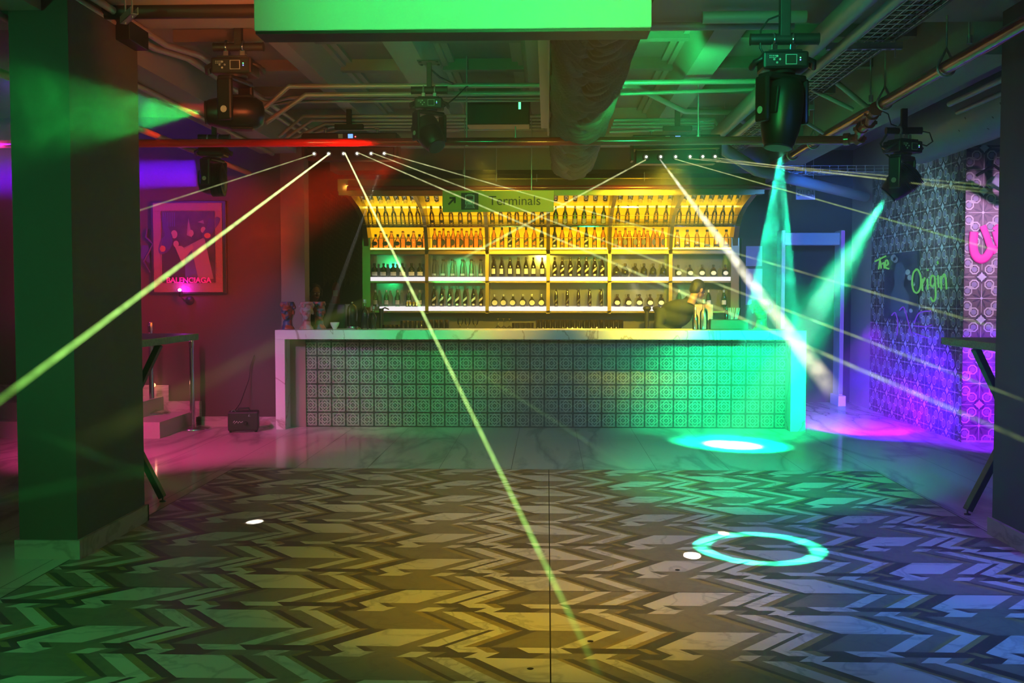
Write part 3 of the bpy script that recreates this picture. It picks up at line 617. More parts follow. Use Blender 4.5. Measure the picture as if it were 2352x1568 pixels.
# ------------------------------------------------------------------ THINGS ON THE BAR
bottle('barclear', [(.04, 0), (.043, .01), (.043, .17), (.035, .2), (.014, .225), (.013, .29)], 'glass_clear', 'cap_silver', None, (.017, .285, .325))
def barthing(px, Y): return at(px, 750, Y=Y).x
for i, (px, Y, sc, lb) in enumerate(((838, 11.32, 1.0, 'tall clear bottle on the bar beside the glass dome'), (858, 11.36, .78, 'short clear bottle on the bar right of the tall clear one'),
        (1597, 11.34, .75, 'short clear bottle on the bar before the bartender'), (1616, 11.34, 1.0, 'tall clear bottle on the bar next to the straw caddy'))):
    put_bottle('barclear', (barthing(px, Y), Y, ZB), lb, 'clear bottles on the bar top', 0, sc)
put_bottle('slimdark', (barthing(1668, 11.42), 11.42, ZB), 'thin bottle on the bar right of the straw caddy', 'clear bottles on the bar top')
d = empty('glass_dome', (barthing(809, 11.34), 11.34, ZB), 'tall glass bell dome on round metal base on the bar', 'dome')
MB().lathe([(.062, 0), (.066, .012), (.062, .03)], 20).build('base', 'chrome', d)
MB().lathe([(.056, .03), (.056, .21), (.045, .25), (.02, .272), (.0001, .276)], 20).build('bell', 'glass_clear', d)
MB().ball((0, 0, .29), .012).build('knob', 'chrome', d)
bl = empty('service_bell', (barthing(824, 11.3), 11.28, ZB), 'small brass bell at the foot of the glass dome', 'bell'); MB().lathe([(.028, 0), (.028, .008), (.02, .02), (.003, .027), (.003, .034)], 14).build('shell', 'bronze', bl)
bw = tag(MB().lathe([(.022, 0), (.026, .012), (.045, .045), (.052, .075), (.048, .075), (.038, .045), (.0001, .02)], 18, c=(barthing(769, 11.38), 11.38, ZB)).build('bowl', 'ceramic'), 'small white ceramic bowl on the bar between busts and dome', 'bowl')
# heads: one skull builder, remeshed to a single skin
def head_mb(mb, M, mi=0):
    B = lambda c, r: mb.ball(c, r, mi, M, 16, 10)
    B((0, .01, .13), (.074, .092, .085)); B((0, -.035, .075), (.055, .055, .062)); B((0, -.062, .035), (.030, .026, .026))       # skull, face, chin
    B((0, -.055, .065), (.047, .035, .035)); mb.lathe([(.05, -.10), (.047, 0), (.05, .08)], 14, mi, M, (0, .02, 0))
    B((0, -.082, .125), (.048, .018, .018)); B((-.03, -.068, .085), (.020, .018, .017)); B((.03, -.068, .085), (.020, .018, .017))  # brow, cheeks
    mb.tube([(0, -.084, .118), (0, -.103, .086), (0, -.088, .078)], [.008, .0125, .010], 8, mi, M=M)
    B((0, -.087, .057), (.020, .010, .0055)); B((0, -.085, .047), (.018, .010, .006))
    for s in (-1, 1): B((s*.074, .012, .095), (.010, .020, .030))
def remesh(o, vox=.006, sm=3):
    m = o.modifiers.new('skin', 'REMESH'); m.mode = 'VOXEL'; m.voxel_size = vox; m.use_smooth_shade = True
    s_ = o.modifiers.new('soft', 'SMOOTH'); s_.iterations = sm; s_.factor = .5; return o
def bust(px, Y, s, m, label, rz=0, grp='painted head planters on the bar', px_w=1.0, curls=(.10, 26)):
    e0 = empty('head_planter', (barthing(px, Y), Y, ZB), label, 'planter', grp, rz)
    T = Matrix.Translation((0, 0, .105*s)) @ Matrix.Diagonal((s*px_w, s, s, 1))
    b = MB(); head_mb(b, T)
    b.lathe([(.085*s, 0), (.08*s, .02*s), (.055*s, .05*s), (.05*s, .1*s)], 16, 0, None)
    remesh(b.build('head', m, e0), .006*s)
    rr = random.Random(px); h = MB()
    for i in range(curls[1]):
        a = rr.uniform(0, 2*PI); el = rr.uniform(-.2, .75)
        if math.sin(a) < -.2 and el < .35: continue
        h.ball((.078*math.cos(a)*math.cos(el), .01+.095*math.sin(a)*math.cos(el), .14+.085*math.sin(el)), rr.uniform(.018, .030), 0, T, 8, 6)
    h.lathe([(.07, .19), (.078, .215), (.07, .225), (.05, .21), (.0001, .2)], 16, 0, T)
    remesh(h.build('curls', m, e0), .006*s, 1); return e0
bust(660, 11.30, .92, 'paint_a', 'blue and red splattered head planter at the bar\'s left end', R(-8))
bust(704, 11.26, .92, 'paint_b', 'pink and white head planter, middle one of three', R(10))
bust(733, 11.46, .92, 'paint_c', 'dark blue and orange head planter behind the pink one', R(25))
bust(689, 11.52, .88, 'glass_black', 'black head planter standing behind the left pair', R(0))
bust(1748, 11.36, 1.0, 'paint_d', 'large curly-haired head planter at the bar\'s right end', R(-20), px_w=1.25, curls=(.12, 40))
sc_ = empty('straw_caddy', (barthing(1672, 11.42), 11.42, ZB), 'long dark caddy with clear straws on the bar', 'caddy')
MB().box((-.20, -.07, 0), (.21, .07, .11), bev=.008).build('tray', 'napkin_black', sc_)
for i in range(9): MB().tube([(-.01+.014*i, .02*(i % 3), .10), (-.03+.021*i+random.uniform(-.01, .01), .02*(i % 3), .235)], .004, 6).build('straw', 'straw', sc_)
pb = tag(MB().box((barthing(1594, 11.5), 11.46, ZB+.0), (barthing(1636, 11.5), 11.52, ZB+.27), bev=.004).build('carton', 'box_art'), 'printed carton behind the clear bottles on the bar', 'carton')
for i, (px, Yd) in enumerate(((1486, 11.5), (1508, 11.52))):
    tag(MB().lathe([(.03, 0), (.05, .03), (.052, .04), (.045, .06), (.0001, .07)], 16, c=(at(px, 715, Y=12.95).x, 12.95, 1.24)).lathe([(.028, 0), (.026, .24)], 12, c=(at(px, 715, Y=12.95).x, 12.95, 1.0)).build('shaker', 'cap_dark'), ['dark capped shaker left of the bartender, outer one', 'dark capped shaker left of the bartender, nearest the shoulder'][i], 'shaker', 'shakers by the bartender')
for i, px in enumerate((933, 940, 948, 955)):
    tag(MB().lathe([(.018, 0), (.026, .06), (.022, .06), (.014, .008), (.0001, .008)], 12, c=(at(px, 715, Y=13.05).x, 13.12, zs3)).build('jigger', 'steel'), f'steel jigger on the lower white-lit shelf, {ORD[i]} from left', 'jigger', 'steel jiggers')
tap = empty('bar_tap', (at(876, 700, Y=13.0).x, 13.0, .975), 'small black tap with steel spout left of the jiggers', 'tap')
MB().lathe([(.03, 0), (.025, .2), (.03, .30)], 12).build('column', 'black_plastic', tap); MB().tube([(0, 0, .29), (.05, -.03, .31), (.1, -.05, .29)], .008, 8).build('spout', 'steel', tap)
cab = empty('register_cabinet', (at(772, 720, Y=12.2).x, 12.2, 0), 'black cabinet standing behind the bar at the left, under the extinguisher', 'cabinet')
MB().box((-.14, -.15, 0), (.14, .15, 1.34), bev=.01).build('body', 'black_plastic', cab); MB().box((-.12, -.156, .8), (.12, -.15, 1.28)).build('door', 'shelf_dark', cab)
# ------------------------------------------------------------------ PEOPLE behind the bar
def limb(b, pts, rs): b.tube(pts, rs, 12, 0, True)
def bartender():
    X, Y = at(1585, 680, Y=12.25).x, 12.25
    e0 = empty('person', (X, Y, 0), 'bartender in black shirt bent over behind the bar, back of head lit', 'person')
    b = MB()   # body: pelvis, leaning torso, shoulders, neck, arms and legs in one skin
    b.ball((-.28, .15, .92), (.17, .13, .14)); b.ball((-.25, .08, 1.08), (.17, .13, .16)); b.ball((-.17, .0, 1.22), (.20, .14, .16)); b.ball((-.10, -.05, 1.30), (.22, .13, .10))
    b.tube([(-.05, -.05, 1.34), (0, -.07, 1.42)], [.062, .055], 12)
    for s in (-1, 1):
        limb(b, [(-.12+.22*s, -.03, 1.28), (-.10+.27*s, -.14, 1.06), (-.03+.12*s, -.34, .98)], [.06, .048, .032])
        b.ball((-.03+.10*s, -.38, .98), (.035, .05, .02))
        for q in range(4): limb(b, [(-.03+.10*s-.024+.016*q, -.41, .985), (-.03+.10*s-.026+.017*q, -.455, .975-.004*(q % 2)), (-.03+.10*s-.025+.016*q, -.475, .96)], [.009, .008, .007])
        limb(b, [(-.03+.10*s-.03*s, -.37, .98), (-.03+.10*s-.05*s, -.41, .97)], [.010, .008])
        limb(b, [(-.28+.09*s, .15, .9), (-.28+.1*s, .12, .5), (-.28+.1*s, .16, .08)], [.085, .06, .045]); b.ball((-.28+.1*s, .10, .045), (.05, .13, .045))
    remesh(b.build('body', 'shirt_black', e0), .014, 4)
    M = Matrix.Translation((.04, -.10, 1.41)) @ Matrix.Rotation(R(128), 4, 'Z') @ Matrix.Rotation(R(30), 4, 'X')
    b = MB(); head_mb(b, M); remesh(b.build('head', 'skin', e0), .007)
    h = MB(); h.ball((0, .022, .142), (.083, .096, .085), 0, M); h.ball((0, .05, .09), (.07, .06, .07), 0, M); remesh(h.build('hair', 'hair_black', e0), .008)
    for ex_ in (-.027, .027): MB().ball((ex_, -.082, .105), (.011, .006, .007), 0, M).build('eye', 'eye_white', e0)
bartender()
def woman():
    X, Y = at(722, 690, Y=12.75).x, 12.75
    e0 = empty('person', (X, Y, 0), 'woman with dark curly hair smiling behind the left end of the bar', 'person')
    b = MB()
    b.ball((-.02, .03, .90), (.16, .11, .13)); b.ball((-.02, .03, 1.05), (.13, .09, .15)); b.ball((-.02, .03, 1.20), (.16, .10, .14)); b.ball((-.02, .03, 1.27), (.17, .08, .06))
    b.tube([(-.02, .03, 1.28), (-.01, .01, 1.40)], [.05, .042], 12)
    for s in (-1, 1):
        limb(b, [(-.02+.17*s, .03, 1.26), (-.02+.21*s, .02, 1.02), (-.02+.16*s, -.16, .94)], [.045, .036, .026])
        b.ball((-.02+.15*s, -.21, .94), (.030, .045, .016))
        for q in range(4): limb(b, [(-.02+.15*s-.02+.013*q, -.24, .945), (-.02+.15*s-.022+.014*q, -.28, .938), (-.02+.15*s-.02+.013*q, -.30, .928)], [.008, .0075, .006])
        limb(b, [(-.02+.15*s-.026*s, -.20, .94), (-.02+.15*s-.045*s, -.24, .93)], [.009, .007])
        limb(b, [(-.02+.08*s, .03, .88), (-.02+.08*s, .02, .48), (-.02+.08*s, .05, .08)], [.08, .055, .04]); b.ball((-.02+.08*s, .0, .04), (.04, .11, .04))
    remesh(b.build('body', 'shirt_black', e0), .013, 4)
    M = Matrix.Translation((0, -.01, 1.37)) @ Matrix.Rotation(R(38), 4, 'Z') @ Matrix.Rotation(R(6), 4, 'X') @ Matrix.Diagonal((.93, .93, .93, 1))
    b = MB(); head_mb(b, M); remesh(b.build('head', 'skin', e0), .006)
    b = MB(); b.ball((0, -.094, .052), (.019, .006, .008), 0, M); b.build('mouth', 'lip', e0)
    for ex_ in (-.027, .027): MB().ball((ex_, -.080, .105), (.012, .006, .008), 0, M).build('eye', 'eye_white', e0)
    h = MB(); rr = random.Random(3); h.ball((0, .03, .15), (.09, .095, .088), 0, M)
    for i in range(60):
        a = rr.uniform(-.5, PI+.5); z = rr.uniform(-.08, .19); h.ball((.10*math.cos(a), .03+.09*math.sin(a), z), rr.uniform(.02, .034), 0, M, 8, 6)
    remesh(h.build('hair', 'hair_black', e0), .008, 1)
woman()
# ------------------------------------------------------------------ CEILING RIG
def pix(px, py, Y): return at(px, py, Y=Y)
def bracket(px, ytop, ybar, Y, label, zt=None, wd=.05, half=.165, plate=True):
    c = pix(px, ybar, Y); zt = zt if zt else pix(px, ytop, Y).z
    e0 = empty('hanging_bracket', (c.x, c.y, c.z), label, 'bracket', 'black hanging brackets')
    h = zt-c.z
    MB().box((-wd/2, -wd/2, 0), (wd/2, wd/2, h), bev=.004).build('drop_post', 'rig_black', e0)
    if plate:
        b = MB().box((-.08, -.07, h-.008), (.08, .07, h))
        for sx in (-1, 1):
            for sy in (-1, 1): b.lathe([(.01, h-.016), (.01, h-.008)], 8, 0, None, (sx*.06, sy*.05, 0))
        b.build('ceiling_plate', 'rig_black', e0)
    MB().tube([(-half, 0, 0), (half, 0, 0)], .028, 16).tube([(-half-.001, 0, 0), (-half+.002, 0, 0)], .030, 16).tube([(half-.002, 0, 0), (half+.001, 0, 0)], .030, 16).build('cross_tube', 'rig_black', e0)
    return e0
def moving_head(name, px, py, Y, s, direction, label, cat='stage light', rz=0, pan=0, body=(.11, .36), fins=False, lens='lens_green', disp=True):
    c = pix(px, py, Y); e0 = empty(name, (c.x, c.y, c.z), label, cat, 'moving head stage lights', rz); e0.scale = (s, s, s)
    for sx in (-1, 1):
        b = MB(); b.tube([(sx*.055+.0, math.cos(q*PI/8)*.036, math.sin(q*PI/8)*.036) for q in range(-2, 11)], .010, 6).box((sx*.055-.018, -.03, -.075), (sx*.055+.018, .03, -.028), bev=.004)
        b.build('clamp', 'chrome' if not fins else 'steel', e0)
    b = MB(); b.box((-.135, -.10, -.19), (.135, .10, -.085), bev=.014); b.box((-.10, -.08, -.085), (.10, .08, -.072), bev=.004)
    base = b.build('base', 'black_plastic', e0)
    b = MB(); b.box((-.115, -.104, -.175), (.115, -.10, -.10)); b.build('control_panel', 'black_metal', base)
    if disp:
        b = MB(); b.box((-.005, -.107, -.167), (.062, -.103, -.108), 1); b.box((0, -.1085, -.163), (.057, -.106, -.112), 0); b.build('display', ['screen_off', 'print_grey'], base)
        b = MB()
        for (u, v) in ((-.055, -.118), (-.055, -.156), (-.072, -.137), (-.038, -.137)): b.lathe([(.0065, 0), (.0065, .004)], 10, 0, Matrix.Translation((u, -.104, v)) @ Matrix.Rotation(PI/2, 4, 'X'))
        for q in range(4): b.box((-.10+.011*q, -.1065, -.118), (-.094+.011*q, -.104, -.112))
        for q in range(4): b.box((-.10+.011*q, -.1065, -.129), (-.094+.011*q, -.104, -.123))
        b.build('button', 'print_grey', base)
        MB().ball((.082, -.105, -.128), .004).build('status_light', 'led_green', base); MB().ball((.082, -.105, -.141), .004).build('status_light', 'led_blue', base)
    for sx in (-1, 1):
        MB().tube([(sx*.13, -.06, -.12), (sx*.175, -.05, -.14), (sx*.185, 0, -.165), (sx*.175, .05, -.14), (sx*.13, .06, -.12)], [.012, .014, .016, .014, .012], 8).build('handle', 'black_plastic', e0)
    Mp = Matrix.Rotation(pan, 4, 'Z')
    b = MB(Mp); b.lathe([(.075, -.205), (.08, -.19)], 24); b.box((-.15, -.055, -.245), (.15, .055, -.205), bev=.015)
    bl = body[0]+.018
    for sx in (-1, 1):
        b.box((sx*bl, -.055, -.50), (sx*(bl+.034), .055, -.225), bev=.016)
        b.lathe([(.022, 0), (.022, .003)], 18, 1, Matrix.Translation((sx*(bl+.036), 0, -.43)) @ Matrix.Rotation(sx*PI/2, 4, 'Y'))
    b.build('yoke', ['black_plastic', 'print_grey'], e0)
    # head: rounded barrel along the lamp's direction
    v = Vector(direction).normalized(); Mh = Matrix.Translation((0, 0, -.43)) @ v.to_track_quat('Z', 'Y').to_matrix().to_4x4()
    r, L = body; h2 = L/2
    prof = [(.03, -h2), (r*.72, -h2+.012), (r*.95, -h2+.05), (r*1.04, -h2*.35), (r*1.05, h2*.1), (r*.98, h2*.5), (r*.80, h2*.92), (r*.70, h2)]
    hd = MB(Mh).lathe(prof, 24).build('lamp_head', 'black_plastic', e0)
    MB(Mh).lathe([(r*.66, h2), (r*.72, h2), (r*.72, h2+.012), (r*.64, h2+.012)], 28).build('lens_ring', 'black_metal', hd)
    MB(Mh).lathe([(.0001, h2+.010), (r*.3, h2+.009), (r*.63, h2+.004)], 24).build('lens', lens, hd)
    f = MB(Mh)
    if fins:
        for q in range(9): z = -h2+.03+q*.014; f.lathe([(r*.9, z), (r*1.16, z+.002), (r*1.16, z+.006), (r*.9, z+.008)], 20)
    else:
        f.box((-r*.5, -r*1.08, -h2*.6), (r*.5, -r*.9, h2*.2), bev=.01); MB(Mh).box((-r*.5, r*.9, -h2*.6), (r*.5, r*1.08, h2*.2), bev=.01).build('cover_plate', 'fin', hd)
    f.build('heat_sink' if fins else 'cover_plate', 'fin', hd)
    W = Matrix.Translation(c) @ Matrix.Rotation(rz, 4, 'Z') @ Matrix.Scale(s, 4)
    return W @ (Mh @ Vector((0, 0, h2+.03)))      # just outside the lens, in the room
bracket(548, 40, 108, 6.9, 'black drop bracket holding the large light beside the left column', zt=ZS)
LA = moving_head('moving_head_light', 540, 108, 6.9, 1, (-1, -.25, -.02), 'large black moving head light aimed left with green lens glowing', pan=R(78), body=(.105, .37), lens='lens_green')
bracket(1802, 0, 90, 5.2, 'black drop bracket holding the large light pointing down at right', zt=ZS)
LC = moving_head('moving_head_light', 1798, 92, 5.2, .81, (-.12, -.1, -1), 'large black moving head light pointing straight down with green beam', pan=R(30), body=(.118, .42), lens='lens_cyan')
bracket(986, 148, 207, 7.6, 'black drop bracket holding the small light before the red pipe', zt=3.13, half=.13, wd=.035)
moving_head('moving_head_light', 986, 207, 7.6, .74, (.5, -.5, -.8), 'small ribbed moving head light hanging in front of the red pipe', pan=R(40), fins=True, body=(.12, .33), lens='screen_off')
bracket(2076, 240, 300, 8.5, 'black drop bracket under the right ceiling beam', half=.14, wd=.045)
LD = moving_head('moving_head_light', 2074, 302, 8.5, .92, (-.52, .55, -.72), 'small ribbed moving head light at right sending a smoky green beam', rz=R(28), pan=R(20), fins=True, body=(.115, .30), lens='lens_cyan')
spot('hotspot_lamp', LD, at(1690, 1020, Z=0), (.0, 1, .38), 16000, 22, 1, .02)
spot('hotspot_core_lamp', LD, at(1685, 1022, Z=0), (.5, 1, .8), 11000, 11, .6, .02)
bracket(492, 300, 316, 9.3, 'black drop bracket behind the red pipe at left', zt=ZS, half=.14, wd=.04)
moving_head('moving_head_light', 490, 318, 9.3, .86, (-1, -.1, -.05), 'red-lit moving head light behind the red pipe with big blue lens', pan=R(80), fins=True, body=(.15, .26), lens='lens_blue', disp=False)
# laser bars
def laser_bar(x0, x1, y0, y1, Y, label, lenses, bracket_px):
    a, b_ = pix(x0, y0, Y), pix(x1, y1, Y); cx = (a.x+b_.x)/2; cz = (a.z+b_.z)/2; W2 = (b_.x-a.x)/2; H2 = (a.z-b_.z)/2
    e0 = empty('laser_bar', (cx, Y, cz), label, 'laser light', 'long laser bars')
    hb = MB(); hb.box((-W2, -.07, 0), (W2, .14, H2), bev=.01); hb.box((-W2*.92, -.02, -H2), (W2*.92, .12, 0), bev=.008); body = hb.build('housing', 'black_plastic', e0)
    MB().box((-.012, -.075, H2*.55), (.032, -.07, H2*.9)).build('display', 'lcd_blue', body); MB().ball((.055, -.074, H2*.7), .006).build('status_light', 'led_red', body)
    MB().box((-.10, -.075, H2*.45), (-.06, -.07, H2*.9)).build('sticker', 'print_grey', body)
    for sx in (-1, 1):
        MB().box((sx*W2-.012, -.05, -H2*.8), (sx*W2+.012, .1, H2*.9), bev=.003).build('end_plate', 'black_metal', e0)
        MB().tube([(sx*W2*.55, .03, H2), (sx*W2*.55, .03, H2+.05)], .01, 8).tube([(sx*W2*.55-.02, .03, H2+.05), (sx*W2*.55+.02, .03, H2+.05)], .012, 8).build('clamp', 'steel', e0)
    for px in lenses:
        p = pix(px, (y0+y1)/2+14, Y); b = MB(Matrix.Translation((p.x-cx, -.03, -H2*.55)) @ Matrix.Rotation(PI/2, 4, 'X'))
        b.lathe([(.030, -.02), (.034, .02), (.026, .035), (.018, .03)], 14).build('laser_head', 'black_metal', e0)
        MB(Matrix.Translation((p.x-cx, -.066, -H2*.55))).ball((0, 0, 0), .010, 0, None, 10, 6).build('aperture', 'laser_spot', e0)
    c = pix(bracket_px, y0-22, Y+.03)
    br = empty('hanging_bracket', (c.x, Y+.03, c.z), 'black T-shaped drop bracket above the '+('left' if x0 < 1000 else 'right')+' laser bar', 'bracket', 'black hanging brackets')
    MB().box((-.022, -.022, 0), (.022, .022, 3.13-c.z if x0 < 1000 else ZS-c.z)).build('drop_post', 'rig_black', br); MB().box((-.13, -.03, -.045), (.13, .03, 0), bev=.004).build('cross_bar', 'rig_black', br)
    MB().box((-.075, -.06, ZS-c.z-.012), (.075, .06, ZS-c.z)).build('ceiling_plate', 'rig_black', br)
LB1 = (725, 758, 792, 823, 855, 885); LB2 = (1483, 1516, 1550, 1583, 1612, 1640)
laser_bar(698, 914, 308, 368, 9.5, 'black laser bar at left firing six yellow-green beams, behind red pipe', LB1, 802)
laser_bar(1452, 1652, 312, 376, 9.5, 'black laser bar at right near the diagonal grey pipe', LB2, 1556)
tag(MB().tube([pix(1462, 344, 9.425), pix(1652, 340, 9.425)], .008, 8).build('brass_rod', 'bronze'), 'thin brass rod across the front of the right laser bar', 'rod')
# pipes
def pipe(name, pts, r, m, label, cat, group=None, seg=14):
    return tag(MB().tube(pts, r, seg).build(name, m), label, cat, group)
ZP = pix(1200, 325, 8.5).z
pipe('sprinkler_pipe', [(-6.9, 8.5, ZP), (pix(1945, 320, 8.5).x, 8.5, ZP)], .034, 'pipe_red', 'long red sprinkler pipe crossing the whole room below the ceiling', 'pipe', seg=20)
sp_ = empty('pipe_coupling', pix(1990, 290, 8.1).to_tuple(), 'grooved red elbow couplings joining the two red sprinkler pipes', 'coupling')
base = Vector(sp_.location)
ep = [pix(1945, 320, 8.5), pix(1972, 318, 8.45), pix(1978, 296, 8.35), pix(1996, 282, 8.2), pix(2004, 262, 7.95), pix(2012, 250, 7.7)]
MB().tube([p-base for p in ep], .036, 16).build('elbow', 'pipe_red', sp_)
for i in (0, 1, 2, 3, 4, 5):
    p = ep[i]-base; q = (ep[min(i+1, 5)]-ep[max(i-1, 0)]).normalized(); MB().tube([p-q*.022, p+q*.022], .050, 14).box((p.x-.06, p.y-.012, p.z-.012), (p.x+.06, p.y+.012, p.z+.012)).build('coupling_ring', 'pipe_red', sp_)
XD, ZD = 2.40, HC+1.36
pipe('sprinkler_pipe', [(XD, -2.4, ZD), (XD, 12.3, ZD)], .040, 'pipe_red', 'red sprinkler main running away along the right beam with gold highlights', 'pipe', seg=20)
pipe('sprinkler_pipe', [(-2.3, 12.0, pix(1260, 431, 12.0).z), (2.7, 12.0, pix(1260, 431, 12.0).z)], .030, 'pipe_red', 'dark red sprinkler pipe just above the back bar cornice', 'pipe')
XG, ZG = 1.60, HC+1.50
pipe('drain_pipe', [(XG, -2.4, ZG), (XG, 10.0, ZG), (XG+.12, 10.3, ZG-.10), (XG+.5, 10.65, ZG-.26), (3.95, 13.2, ZG-.30)], .060, 'pipe_grey', 'fat grey drain pipe running away then bending right', 'pipe', seg=20)
pipe('conduit', [(1.715, -2.4, HC+1.44), (1.715, 9.9, HC+1.44)], .030, 'pipe_grey', 'grey pipe running beside the fat drain pipe', 'pipe')
pipe('conduit', [(2.97, -2.4, HC+1.40), (2.97, 7.9, HC+1.40)], .022, 'conduit', 'thin conduit under the right beam, closest to the red main', 'conduit', 'right side conduits')
pipe('conduit', [(3.22, -2.4, HC+1.42), (3.22, 8.4, HC+1.42)], .018, 'conduit', 'thin conduit outside the right beam, second from the red main', 'conduit', 'right side conduits')
pipe('dark_pipe', [(-7, 6.1, pix(300, 26, 6.1).z), (-1.65, 6.1, pix(300, 26, 6.1).z)], .045, 'rig_black', 'dark pipe crossing above the left column', 'pipe')
pipe('dark_pipe', [(.9, 6.2, pix(1650, 40, 6.2).z), (1.50, 6.2, pix(1650, 40, 6.2).z)], .035, 'pipe_grey', 'short grey pipe stub beside the fat drain pipe, upper', 'pipe')
pipe('dark_pipe', [(.6, 6.5, pix(1650, 60, 6.5).z), (1.50, 6.5, pix(1650, 60, 6.5).z)], .025, 'pipe_grey', 'thin grey pipe stub under the beam near the right light', 'pipe')
def conduits(lines, grp, lab):
    for i, (pts, r) in enumerate(lines):
        pipe('conduit', [pix(*p) for p in pts], r, 'conduit', lab[i], 'conduit', grp, 10)
conduits([
    ([(606, 250, 8.0), (664, 198, 8.0), (1240, 196, 8.0)], .018), ([(610, 282, 8.2), (702, 218, 8.3), (1246, 214, 8.3)], .020),
    ([(590, 232, 8.6), (618, 236, 8.6), (664, 224, 8.6), (1246, 224, 8.6)], .014), ([(590, 240, 8.8), (700, 233, 8.8), (1246, 230, 8.8)], .014),
    ([(640, 314, 9.6), (696, 267, 9.6), (1250, 266, 9.6)], .015), ([(652, 320, 9.8), (716, 276, 9.8), (1250, 273, 9.8)], .015),
    ([(664, 322, 10.0), (748, 284, 10.0), (1250, 281, 10.0)], .015), ([(676, 324, 10.2), (762, 291, 10.2), (1250, 288, 10.2)], .014), ([(690, 326, 10.4), (780, 297, 10.4), (1250, 296, 10.4)], .014)],
    'conduits left of the fabric duct', [f'thin conduit left of the fabric duct, {o} from top, left end bent down' for o in NUM[:9]])
conduits([
    ([(1425, 190, 8.0), (1762, 186, 8.0)], .020), ([(1425, 216, 8.4), (1762, 204, 8.4)], .016), ([(1430, 200, 8.6), (1460, 200, 8.6), (1572, 256, 9.2), (1680, 258, 9.4), (1720, 290, 9.9)], .022),
    ([(1410, 276, 9.6), (1640, 274, 9.6), (1656, 300, 9.8)], .015), ([(1408, 284, 9.8), (1640, 281, 9.8)], .015), ([(1404, 292, 10.0), (1640, 288, 10.0)], .015), ([(1400, 303, 10.2), (1640, 293, 10.2)], .015),
    ([(1840, 188, 8.0), (1920, 188, 8.0), (1990, 245, 8.0)], .020), ([(1845, 196, 8.2), (1960, 252, 8.2)], .016), ([(1850, 280, 8.8), (1890, 305, 9.0)], .016)],
    'conduits right of the fabric duct', [f'thin ceiling conduit right of the fabric duct, {o} of the set' for o in NUM[:10]])
# conduits on the left beam, running away
for i, (X, Z, kink) in enumerate(((-2.60, 3.08, 1), (-2.52, 3.10, 1), (-2.95, 2.955, 0), (-3.20, 2.75, 0))):
    pts = [(X, -2, Z), (X, 6.9, Z)]+([(X+.12, 7.2, Z), (X+.12, 10.8, Z)] if kink else [(X, 9.0, Z), (X, 11.2, Z)])
    pipe('conduit', pts, .022 if i < 3 else .026, 'conduit', ['upper conduit with a kink on the left beam\'s side', 'topmost kinked conduit beside the left beam', 'straight conduit under the left beam', 'lowest thick conduit left of the left beam'][i], 'conduit', 'conduits along the left beam', 10)
jb = tag(MB().box((-2.60, 6.25, 2.98), (-2.50, 6.55, 3.10), bev=.004).build('junction_box', 'rig_black'), 'dark junction box on conduits above the left column', 'junction box')
# hanging rods
for i, (px, y0, y1, Y) in enumerate(((1072, 100, 335, 8.5), (1604, 88, 325, 8.5), (1184, 290, 330, 8.5), (1140, 335, 436, 12.0), (1066, 345, 400, 12.0), (1233, 400, 440, 12.0), (1480, 395, 436, 12.0), (1735, 195, 250, 8.5), (2000, 125, 235, 7.6), (2226, 40, 100, 6.6), (1850, 365, 400, 12.0))):
    a, b_ = pix(px, y0, Y), pix(px, y1, Y)
    e0 = MB().tube([a, b_], .006, 6).tube([b_+Vector((-.0, 0, 0)), b_+Vector((0, 0, .05))], .018, 8).build('hanger_rod', 'galvanised')
    tag(e0, ['thin hanger rod on the red pipe left of the black speaker', 'thin hanger rod on the red pipe right of the fabric duct', 'short hanger clamp on the red pipe below the black speaker', 'thin rod dropping to the Terminals sign, middle', 'faint thin rod left of the Terminals sign rods', 'short rod by the duct tip', 'rod holding the dark red pipe above the back bar\'s fifth bay', 'thin rod just left of the large right light', 'rod holding the red main near its elbow', 'rod holding the red main close to the right column', 'rod above the exit sign'][i], 'hanger', 'threaded hanger rods')
for i, (px, py, Y) in enumerate(((2226, 110, 6.45), (2010, 247, 7.6), (1850, 330, 9.6), (1790, 365, 10.4))):
    c = Vector((XD, Y, ZD)); h = MB().tube([c+Vector((.052*math.cos(q*PI/10), 0, .052*math.sin(q*PI/10))) for q in range(-11, 2)]+[c+Vector((0, 0, .11))]+[c+Vector((.052*math.cos(q*PI/10), 0, .052*math.sin(q*PI/10))) for q in range(9, 11)], .008, 6).tube([c+Vector((0, 0, .11)), c+Vector((0, 0, ZS-ZD))], .006, 6).build('pipe_hanger', 'galvanised')
    tag(h, ['loop hanger on the red main nearest the right column', 'loop hanger on the red main at the elbow couplings', 'loop hanger on the red main past the large right light', 'farthest loop hanger on the red main'][i], 'hanger', 'loop hangers of the red main')
